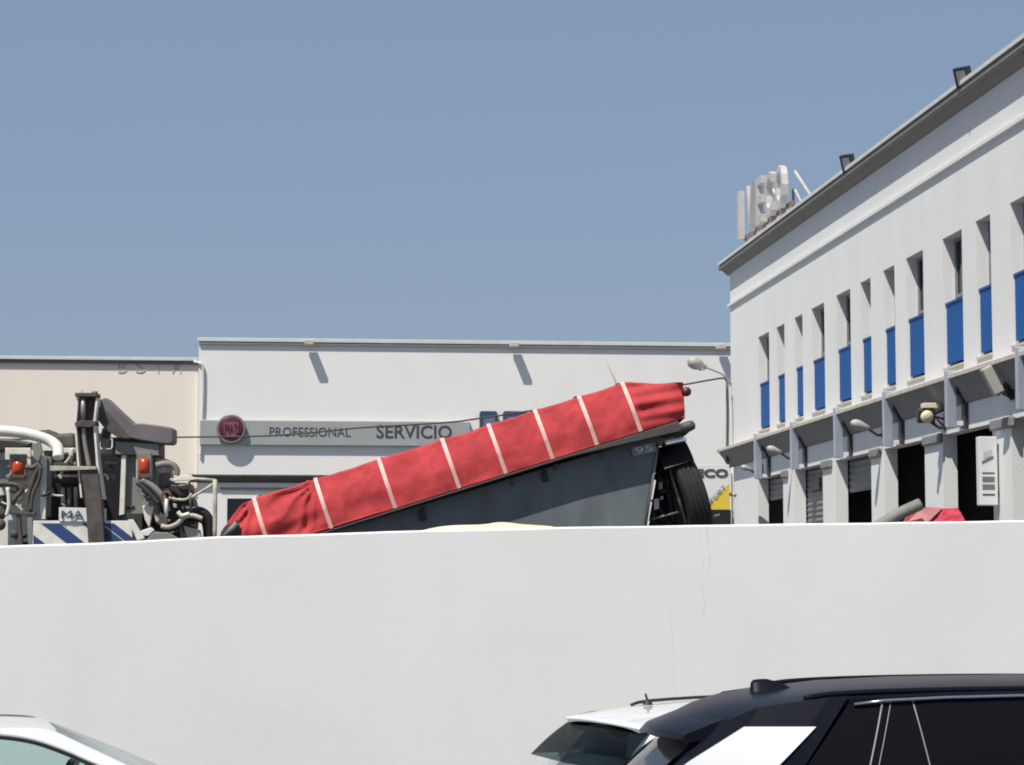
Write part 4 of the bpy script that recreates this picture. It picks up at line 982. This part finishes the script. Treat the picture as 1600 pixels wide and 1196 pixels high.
# chassis + wheels (below the wall line)
cz = YARD + 0.75
a = P(-60, 840, KY); b = P(330, 840, KY)
MB().abox(a.x - 3.0, b.x, KY + 0.1, KY + 2.2, cz, cz + 0.2).build('chassis', M['dark_metal'], tk)
MB().abox(b.x - 0.12, b.x, KY + 0.02, KY + 0.1, cz, P(336, 845, KY).z).build('rear_hanger', M['dark_metal'], tk)
MB().abox(a.x, a.x + 1.6, KY + 0.1, KY + 0.4, cz + 0.2, P(0, 860, KY).z).build('side_skirt', M['dark_metal'], tk)
for x in (a.x - 2.0, a.x + 0.6, a.x + 1.7):
    for yy in (KY + 0.1, KY + 1.9):
        wq = MB(); wq.lathe((x, yy, YARD + 0.5), (0, 1, 0), [(0, 0.28), (0.0, 0.44), (0.04, 0.5), (0.24, 0.5), (0.28, 0.44), (0.28, 0.28)], 32); t_ = wq.build('wheel', M['rubber'], tk)
        MB().lathe((x, yy + 0.04, YARD + 0.5), (0, 1, 0), [(0, 0.001), (0.0, 0.28), (0.2, 0.28), (0.2, 0.001)], 24).build('rim', M['rim'], t_)

# ------------------------------------------------------------------ cars
def car(name, loc, rz, label, spec):
    r = root(name, loc, rz, label, 'car')
    Mx = ROOTM[r.name]
    def W(x, y, z): return Mx @ Vector((x, y, z))
    L = spec['L']; wb = spec['wb']; body = M[spec['body']]
    # lower body: loft
    st = spec['stations']            # x, half width, z_top (belt / bonnet), z_bottom
    rows = []
    for x, hw, zt_, zb0 in st:
        half = [(hw * 0.86, zb0), (hw * 0.97, zb0 + 0.08), (hw, zb0 + 0.30), (hw, zt_ - 0.28), (hw * 0.985, zt_ - 0.12), (hw * 0.955, zt_ - 0.02), (hw * 0.90, zt_ + 0.0), (hw * 0.55, zt_ + 0.018), (0, zt_ + 0.025)]
        ring = [W(x, -y, z) for y, z in half] + [W(x, y, z) for y, z in half[:-1][::-1]]
        rows.append(ring)
    mb = MB(); mb.grid(rows, True, True); mb.add(rows[0], [list(range(len(rows[0])))]); mb.add(rows[-1], [list(range(len(rows[-1])))[::-1]])
    mb.build('body', body, r)
    # greenhouse ring: nodes (name, material, [belt nodes], [rail nodes]) both in (x,y,z)
    def ruled(nm, m, bl, rl, par=r, off=0.0, bulge=0.03, n=8, lab=None, seg=6):
        rows = []
        k = len(bl)
        def interp(L_, t):
            q = t * (k - 1); i = min(int(q), k - 2); f = q - i
            return Vector(L_[i]).lerp(Vector(L_[i + 1]), f)
        K_ = max(seg, (k - 1) * 4)
        for i in range(K_ + 1):
            t = i / K_; b_ = interp(bl, t); r_ = interp(rl, t); row = []
            for j in range(n + 1):
                f = j / n; p = b_.lerp(r_, f)
                c = Vector((spec['cx'], 0, 0)); o_ = Vector((p.x - c.x, p.y, 0))
                o_ = Vector((0, math.copysign(1, p.y) if abs(p.y) > 0.01 else 0, 0)) if nm != 'rear_window' and nm != 'windscreen' else Vector((-1 if nm == 'rear_window' else 1, 0, 0.8)).normalized()
                row.append(W(*(p + o_ * (off + bulge * math.sin(math.pi * f)))))
            rows.append(row)
        mb = MB(); mb.grid(rows)
        return mb.build(nm, M[m], par, label=lab)
    for it in spec['ring']:
        nm, m, bl, rl = it[:4]
        kw = it[4] if len(it) > 4 else {}
        ruled(nm, m, bl, rl, **kw)
        if nm not in ('rear_window', 'windscreen'):
            kw2 = dict(kw)
            ruled(nm, m if not kw.get('lab') else m, [(x, -y, z) for x, y, z in bl], [(x, -y, z) for x, y, z in rl], **kw2)
    # roof
    rows = []
    for x, hw, ze, zc_ in spec['roof']:
        row = []
        for k in range(-10, 11):
            f = k / 10; a_ = abs(f)
            y = hw * math.copysign(min(1, a_ * 1.0), f); xx = x + (spec.get('sweep', 0) * f * f * max(0, 1 - x / 0.35))
            z = zc_ - (zc_ - ze) * (a_ ** 3.2)
            row.append(W(xx, y, z))
        rows.append(row)
    mb = MB(); mb.grid(rows)
    low = [[p - Vector((0, 0, 0.025)) for p in rr_] for rr_ in rows]
    mb.grid(low); mb.grid([rows[0], low[0]]); mb.grid([rows[-1], low[-1]])
    mb.grid([[q_[0] for q_ in rows], [q_[0] for q_ in low]]); mb.grid([[q_[-1] for q_ in rows], [q_[-1] for q_ in low]])
    mb.build('roof', M[spec['roofm']], r)
    # wheels
    for x in spec['wheels']:
        for sy in (-1, 1):
            y = sy * (wb - 0.12)
            t_ = MB().lathe(W(x, y - 0.11, 0.33), W(0, 1, 0) - W(0, 0, 0), [(0, 0.2), (0.0, 0.29), (0.03, 0.33), (0.19, 0.33), (0.22, 0.29), (0.22, 0.2)], 32).build('wheel', M['rubber'], r)
            MB().lathe(W(x, y - 0.09, 0.33), W(0, 1, 0) - W(0, 0, 0), [(0, 0.001), (0.0, 0.21), (0.18, 0.21), (0.18, 0.001)], 24).build('rim', M['rim'], t_)
    # seats
    for x, z in spec['seats']:
        for y in (-0.37, 0.37):
            mb = MB(); mb.box(W(x, y, z - 0.35), W(0.05, 0, 0) - W(0, 0, 0), W(0, 0.23, 0) - W(0, 0, 0), W(0.03 * -1, 0, 0.32) - W(0, 0, 0)); mb.box(W(x - 0.05, y, z + 0.08), W(0.035, 0, 0) - W(0, 0, 0), W(0, 0.12, 0) - W(0, 0, 0), Vector((0, 0, 0.09)))
            mb.build('seat', M['seat'], r, bevel=0.03)
    return r, W

# --- black roofed SUV (front right)
sx, sy, srz = 0.62, 10.02, math.radians(0.5)
zb = 1.10
hw = 0.90
suv = dict(sweep=0.09, L=4.5, wb=0.92, body='car_white', cx=2.0, roofm='car_black', wheels=(0.75, 3.4),
    stations=[(-0.34, 0.70, 0.95, 0.40), (-0.30, 0.82, 1.05, 0.32), (-0.10, 0.89, 1.12, 0.28), (0.25, 0.91, 1.13, 0.28), (1.0, 0.925, 1.13, 0.25), (2.2, 0.925, 1.09, 0.25), (3.2, 0.92, 1.05, 0.25), (3.9, 0.90, 0.98, 0.27), (4.3, 0.80, 0.88, 0.32), (4.45, 0.60, 0.75, 0.38)],
    ring=[('rear_window', 'car_glass_black', [(-0.24, -0.68, 1.12), (-0.30, 0, 1.12), (-0.24, 0.68, 1.12)], [(0.20, -0.58, 1.50), (0.15, 0, 1.52), (0.20, 0.58, 1.50)], dict(bulge=0.02)),
          ('rear_pillar', 'car_black', [(-0.24, -0.68, 1.12), (-0.16, -0.80, 1.12), (0.06, -0.88, 1.12)], [(0.20, -0.58, 1.50), (0.22, -0.66, 1.52), (0.36, -0.72, 1.585)], dict(bulge=0.02)),
          ('side_pillar', 'car_black', [(0.06, -0.88, 1.12), (0.24, -0.885, 1.12)], [(0.36, -0.72, 1.585), (0.64, -0.735, 1.625)], dict(bulge=0.035)),
          ('side_pillar', 'car_black', [(0.24, -0.885, 1.12), (0.35, -0.89, 1.12)], [(0.64, -0.735, 1.625), (0.72, -0.735, 1.63)], dict(bulge=0.035)),
          ('quarter_window', 'car_glass_black', [(0.35, -0.89, 1.12), (0.70, -0.89, 1.12)], [(0.72, -0.735, 1.60), (0.86, -0.735, 1.615)], dict(bulge=0.035)),
          ('rear_door_window', 'car_glass_black', [(0.70, -0.89, 1.12), (1.0, -0.89, 1.12), (1.85, -0.89, 1.11)], [(0.86, -0.735, 1.615), (1.1, -0.74, 1.63), (1.80, -0.74, 1.65)], dict(bulge=0.035)),
          ('door_pillar', 'plastic', [(1.85, -0.89, 1.11), (1.95, -0.89, 1.11)], [(1.80, -0.74, 1.65), (1.90, -0.74, 1.65)], dict(bulge=0.035)),
          ('front_door_window', 'car_glass_black', [(1.95, -0.89, 1.11), (3.0, -0.87, 1.08)], [(1.90, -0.74, 1.65), (2.55, -0.70, 1.60)], dict(bulge=0.035)),
          ('front_pillar', 'car_black', [(3.0, -0.87, 1.08), (3.15, -0.84, 1.07)], [(2.55, -0.70, 1.60), (2.60, -0.66, 1.60)], dict(bulge=0.02)),
          ('windscreen', 'glass_tint', [(3.15, -0.84, 1.07), (3.30, 0, 1.07), (3.15, 0.84, 1.07)], [(2.60, -0.66, 1.60), (2.66, 0, 1.62), (2.60, 0.66, 1.60)], dict(bulge=0.02)),
          ],
    roof=[(0.0, 0.55, 1.455, 1.475), (0.06, 0.60, 1.48, 1.51), (0.17, 0.66, 1.52, 1.56), (0.30, 0.70, 1.56, 1.595), (0.48, 0.72, 1.60, 1.62), (0.75, 0.73, 1.62, 1.655), (1.1, 0.735, 1.635, 1.672), (1.6, 0.735, 1.645, 1.680), (2.2, 0.72, 1.64, 1.675), (2.6, 0.68, 1.60, 1.63)],
    seats=[(1.0, 1.35), (1.9, 1.35)])
rS, W = car('parked_suv', (sx, sy, 0), srz, 'white car with a glossy black roof and shark fin aerial, nearest at bottom right', suv)
def dv(a): return (W(*a) - W(0, 0, 0))
# white pillar patch, proud of the black pillar, both sides
for sg_ in (-1, 1):
    def sp(x, z, off=0.012):
        f = (z - 1.12) / 0.5; y = 0.885 + (0.735 - 0.885) * f + 0.035 * math.sin(math.pi * max(0, min(1, f))) + off
        return W(x, sg_ * y, z)
    mb = MB(); rws = []
    for k in range(7):
        z = 1.12 + (1.512 - 1.12) * k / 6
        f = (z - 1.356) / (1.512 - 1.356)
        xl = 0.03 + 0.265 * f if z > 1.2 else 0.03 + 0.265 * (1.2 - 1.356) / 0.156
        xr_ = 0.415 + 0.165 * f if z > 1.30 else 0.36
        xl = max(xl, 0.1 - 0.3); 
        rws.append([sp(max(xl, -0.02 + 0.0), z), sp((xl + xr_) / 2, z), sp(xr_, z)])
    rws = [r_ for r_ in rws]
    mb.grid(rws); inn = [[p - dv((0, sg_ * 0.02, 0)) for p in r_] for r_ in rws]
    mb.grid([rws[-1], inn[-1]]); mb.grid([[r_[0] for r_ in rws], [r_[0] for r_ in inn]]); mb.grid([[r_[-1] for r_ in rws], [r_[-1] for r_ in inn]])
    mb.build('pillar_trim', M['car_white'], rS, label='white slanted pillar trim')
    # chrome line above the windows
    pts = [W(0.74, sg_ * 0.752, 1.597), W(0.86, sg_ * 0.755, 1.612), W(1.1, sg_ * 0.757, 1.624), W(1.5, sg_ * 0.757, 1.634), W(1.9, sg_ * 0.757, 1.637), W(2.4, sg_ * 0.735, 1.618)]
    mb = MB(); mb.tube(pts, 0.007, 8); mb.build('window_trim', M['chrome'], rS)
    # pillar lines
    for (xb, xt, rr_) in ((0.72, 0.855, 0.0038), (0.755, 0.888, 0.0022), (1.06, 0.975, 0.0030)):
        def gp_(x, z):
            f = (z - 1.12) / 0.5; y = 0.89 + (0.735 - 0.89) * f + 0.035 * math.sin(math.pi * max(0, min(1, f))) + 0.004
            return W(x, sg_ * y, z)
        mb = MB(); mb.tube([gp_(xb + (xt - xb) * k / 6, 1.14 + 0.47 * k / 6) for k in range(7)], rr_, 8); mb.build('window_divider', M['frame_grey'], rS)
    # roof rail
    pts = [W(0.55, sg_ * 0.665, 1.615), W(0.65, sg_ * 0.665, 1.632), W(0.9, sg_ * 0.67, 1.645), W(1.3, sg_ * 0.67, 1.654), W(1.8, sg_ * 0.67, 1.656), W(2.3, sg_ * 0.66, 1.645), W(2.42, sg_ * 0.655, 1.62)]
    mb = MB(); mb.tube(smooth_path(pts, 3), 0.013, 10); mb.build('roof_rail', M['car_black'], rS)
# spoiler lip and rear upper corner
mb = MB(); rws = []
for k in range(-8, 9):
    f = k / 8; y = 0.64 * f; b_ = 0.12 * f * f - 0.03
    rws.append([W(0.17 + b_, y, 1.545), W(-0.01 + b_, y, 1.475), W(-0.03 + b_, y, 1.455), W(-0.01 + b_, y, 1.44), W(0.16 + b_, y, 1.46)])
mb.grid(rws); mb.add(rws[0], [list(range(5))]); mb.add(rws[-1], [list(range(5))]); mb.build('spoiler', M['car_black'], rS)
# shark fin
mb = MB(); rws = []
for k, (x, h, t_) in enumerate(((0.405, 0.001, 0.004), (0.41, 0.040, 0.012), (0.42, 0.052, 0.016), (0.45, 0.053, 0.02), (0.48, 0.050, 0.022), (0.52, 0.036, 0.024), (0.56, 0.018, 0.018), (0.585, 0.001, 0.004))):
    zz = 1.612 + (x - 0.4) * 0.1
    rws.append([W(x, -t_ - 0.012, zz), W(x, -t_ * 0.5, zz + h * 0.7), W(x, 0, zz + h), W(x, t_ * 0.5, zz + h * 0.7), W(x, t_ + 0.012, zz)])
mb.grid(rws); mb.build('shark_fin', M['car_black'], rS)
for sg_ in (-1, 1):
    mb = MB(); mb.box(W(-0.26, sg_ * 0.78, 1.0), dv((0.04, 0, 0)), dv((0, 0.1, 0)), dv((0, 0, 0.06))); mb.build('tail_light', M['tail_red'], rS, bevel=0.02)
    mb = MB(); mb.box(W(2.9, sg_ * 1.02, 1.12), dv((0.06, 0, 0)), dv((0, 0.1, 0)), dv((0, 0, 0.07))); mb.build('door_mirror', M['car_black'], rS, bevel=0.03)

# --- white hatchback behind it
hz = math.radians(19)
rc = P(954, 1122, 12.3)
hx0 = rc.x + 0.03 - 0.24 * math.cos(hz); hy0 = 12.3 - 0.24 * math.sin(hz)
hb = dict(L=4.0, wb=0.84, body='car_white', cx=1.8, roofm='car_white', wheels=(0.65, 3.1),
    stations=[(-0.05, 0.62, 0.90, 0.38), (-0.02, 0.76, 1.02, 0.32), (0.2, 0.84, 1.15, 0.27), (1.0, 0.86, 1.06, 0.25), (2.0, 0.86, 1.02, 0.25), (3.0, 0.85, 0.97, 0.25), (3.6, 0.80, 0.88, 0.28), (3.9, 0.64, 0.72, 0.35)],
    ring=[('rear_window', 'glass_tint', [(0.0, -0.68, 1.15), (-0.05, 0, 1.15), (0.0, 0.68, 1.15)], [(0.22, -0.57, 1.355), (0.19, 0, 1.37), (0.22, 0.57, 1.355)], dict(bulge=0.012)),
          ('rear_pillar', 'car_white', [(0.0, -0.68, 1.15), (0.05, -0.74, 1.15), (0.18, -0.79, 1.15)], [(0.22, -0.57, 1.355), (0.25, -0.585, 1.37), (0.34, -0.60, 1.385)], dict(bulge=0.02)),
          ('side_pillar', 'car_white', [(0.18, -0.79, 1.15), (0.62, -0.81, 1.08)], [(0.34, -0.60, 1.385), (0.60, -0.62, 1.40)], dict(bulge=0.03)),
          ('rear_door_window', 'glass_tint', [(0.62, -0.81, 1.08), (1.45, -0.81, 1.04)], [(0.60, -0.62, 1.40), (1.40, -0.63, 1.42)], dict(bulge=0.03)),
          ('door_pillar', 'plastic', [(1.45, -0.81, 1.04), (1.55, -0.81, 1.04)], [(1.40, -0.63, 1.42), (1.50, -0.63, 1.42)], dict(bulge=0.03)),
          ('front_door_window', 'glass_tint', [(1.55, -0.81, 1.04), (2.7, -0.79, 1.0)], [(1.50, -0.63, 1.42), (2.15, -0.60, 1.38)], dict(bulge=0.03)),
          ('front_pillar', 'car_white', [(2.7, -0.79, 1.0), (2.85, -0.76, 0.98)], [(2.15, -0.60, 1.38), (2.20, -0.56, 1.38)], dict(bulge=0.02)),
          ('windscreen', 'glass_tint', [(2.85, -0.76, 0.98), (3.0, 0, 0.98), (2.85, 0.76, 0.98)], [(2.20, -0.56, 1.38), (2.26, 0, 1.40), (2.20, 0.56, 1.38)], dict(bulge=0.02)),
          ],
    roof=[(0.16, 0.52, 1.355, 1.375), (0.24, 0.56, 1.37, 1.395), (0.40, 0.60, 1.385, 1.42), (0.8, 0.62, 1.405, 1.45), (1.4, 0.63, 1.42, 1.465), (1.9, 0.62, 1.40, 1.45), (2.2, 0.58, 1.38, 1.405)],
    seats=[(0.85, 1.22), (1.7, 1.22)])
rH, W = car('parked_hatchback', (hx0, hy0, 0), hz, 'white hatchback seen from behind, half hidden by the black roofed car', hb)
mb = MB(); rws = []
for k in range(-6, 7):
    f = k / 6; y = 0.54 * f; b_ = 0.03 * f * f
    rws.append([W(0.26 + b_, y, 1.397 - 0.02 * f * f), W(0.13 + b_, y, 1.375 - 0.015 * f * f), W(0.12 + b_, y, 1.36 - 0.015 * f * f), W(0.22 + b_, y, 1.352 - 0.015 * f * f)])
mb.grid(rws); mb.build('spoiler', M['car_white'], rH)
for sg_ in (1, -1):
    pts = [W(0.55, sg_ * 0.56, 1.415), W(0.66, sg_ * 0.565, 1.437), W(1.1, sg_ * 0.575, 1.455), W(1.6, sg_ * 0.575, 1.457), W(1.9, sg_ * 0.565, 1.435)]
    mb = MB(); mb.tube(smooth_path(pts, 3), 0.009, 8); mb.build('roof_rail', M['plastic'], rH)
ab = P(1012, 1097, 12.6)
mb = MB(); mb.lathe(ab - Vector((0, 0, 0.015)), (0, 0, 1), [(0, 0.03), (0.02, 0.018), (0.03, 0.008), (0.031, 0.001)], 12); mb.tube([ab, ab + Vector((-0.012, 0, 0.045))], 0.006, 8); mb.build('roof_aerial', M['plastic'], rH)
MB().box(W(-0.03, 0, 1.0), W(0.01, 0, 0) - W(0, 0, 0), W(0, 0.26, 0) - W(0, 0, 0), Vector((0, 0, 0.06))).build('number_plate', M['yellow'], rH)
# headliner: dark lining under the roof
rws = []
for x, hw_, ze, zc_ in hb['roof']: rws.append([W(x, hw_ * f * 0.97, ze - 0.03) for f in (-1, -0.5, 0, 0.5, 1)])
MB().grid(rws).build('headliner', M['seat'], rH)
for sg_ in (-1, 1):
    mb = MB(); mb.box(W(-0.02, sg_ * 0.72, 0.98), W(0.04, 0, 0) - W(0, 0, 0), W(0, 0.08, 0) - W(0, 0, 0), Vector((0, 0, 0.09))); mb.build('tail_light', M['tail_red'], rH, bevel=0.02)

# --- white car bottom left
LYc = 11.03
lx = P(0, 1150, 10.4).x - 2.35
lc = dict(L=4.2, wb=0.86, body='car_white', cx=1.9, roofm='car_white', wheels=(0.7, 3.3),
    stations=[(-0.02, 0.65, 0.85, 0.38), (0.03, 0.78, 0.98, 0.32), (0.3, 0.85, 1.04, 0.27), (1.0, 0.87, 1.04, 0.25), (2.2, 0.87, 1.03, 0.25), (3.1, 0.86, 1.00, 0.25), (3.7, 0.82, 0.92, 0.28), (4.05, 0.64, 0.76, 0.35)],
    ring=[('rear_window', 'glass_teal', [(0.02, -0.60, 1.04), (-0.03, 0, 1.04), (0.02, 0.60, 1.04)], [(0.35, -0.54, 1.38), (0.32, 0, 1.39), (0.35, 0.54, 1.38)], dict(bulge=0.012)),
          ('rear_pillar', 'car_white', [(0.02, -0.60, 1.04), (0.08, -0.72, 1.04), (0.35, -0.82, 1.04)], [(0.35, -0.54, 1.40), (0.40, -0.58, 1.39), (0.75, -0.64, 1.40)], dict(bulge=0.02)),
          ('rear_door_window', 'glass_teal', [(0.35, -0.82, 1.04), (1.35, -0.83, 1.03)], [(0.75, -0.64, 1.37), (1.30, -0.66, 1.385)], dict(bulge=0.035)),
          ('door_pillar', 'plastic', [(1.35, -0.83, 1.03), (1.43, -0.83, 1.03)], [(1.30, -0.66, 1.385), (1.38, -0.66, 1.385)], dict(bulge=0.035)),
          ('front_door_window', 'glass_teal', [(1.43, -0.83, 1.03), (1.9, -0.83, 1.03), (2.2, -0.83, 1.025), (2.45, -0.825, 1.02), (2.72, -0.815, 1.01)], [(1.38, -0.66, 1.385), (1.9, -0.66, 1.39), (2.2, -0.665, 1.365), (2.42, -0.675, 1.30), (2.56, -0.69, 1.24)], dict(bulge=0.012)),
          ('mirror_corner', 'plastic', [(2.72, -0.815, 1.01), (3.0, -0.80, 1.0)], [(2.56, -0.69, 1.24), (2.80, -0.73, 1.13)], dict(bulge=0.01)),
          ('windscreen', 'glass_clear', [(3.22, -0.70, 0.98), (3.36, 0, 0.98), (3.22, 0.70, 0.98)], [(2.37, -0.57, 1.385), (2.42, 0, 1.39), (2.37, 0.53, 1.38)], dict(bulge=0.012)),
          ],
    roof=[(0.30, 0.54, 1.37, 1.38), (0.6, 0.58, 1.385, 1.395), (1.2, 0.605, 1.40, 1.41), (1.8, 0.61, 1.402, 1.412), (2.1, 0.60, 1.40, 1.41), (2.28, 0.58, 1.394, 1.403), (2.40, 0.56, 1.384, 1.392)],
    seats=[(1.0, 1.05), (1.75, 1.0)])
rL, W = car('parked_saloon', (lx, LYc, 0), math.radians(15), 'white car at bottom left with pale green side glass', lc)
for sg_ in (-1, 1):
    # A pillar / cant rail: a swept band from roof side down to the bonnet
    top_e = [(1.3, 0.60, 1.403), (1.9, 0.60, 1.407), (2.13, 0.60, 1.405), (2.35, 0.585, 1.393), (2.5, 0.60, 1.33), (2.73, 0.63, 1.22), (2.95, 0.67, 1.11), (3.25, 0.72, 0.98)]
    low_e = [(1.3, 0.665, 1.385), (1.9, 0.67, 1.392), (2.13, 0.67, 1.382), (2.29, 0.675, 1.355), (2.44, 0.68, 1.30), (2.54, 0.69, 1.255), (2.9, 0.74, 1.10), (3.2, 0.78, 0.97)]
    A_ = smooth_path([W(x, sg_ * y, z) for x, y, z in top_e], 4); B_ = smooth_path([W(x, sg_ * y, z) for x, y, z in low_e], 4)
    C_ = [(p + q_) / 2 + (W(0, sg_ * 0.02, 0.006) - W(0, 0, 0)) for p, q_ in zip(A_, B_)]
    mb = MB(); mb.grid([A_, C_, B_]); mb.grid([[p - Vector((0, 0, 0.03)) for p in B_], B_]); mb.build('front_pillar', M['car_white'], rL)
    C2 = [p + (W(0, sg_ * 0.004, -0.018) - W(0, 0, 0)) for p in B_]
    if sg_ < 0: MB().tube(C2, 0.009, 8).build('window_seal', M['plastic'], rL)
    mb = MB(); mb.box(W(2.85, sg_ * 0.97, 1.05), W(0.05, 0, 0) - W(0, 0, 0), W(0, 0.10, 0) - W(0, 0, 0), Vector((0, 0, 0.07))); mb.build('door_mirror', M['car_white'], rL, bevel=0.03)
mb = MB(); mb.box(P(113, 1195, 11.3), (0.018, 0, 0.032), (0, 0.10, 0), (-0.016, 0, 0.006)); mb.build('rear_view_mirror', M['plastic'], rL, bevel=0.01)
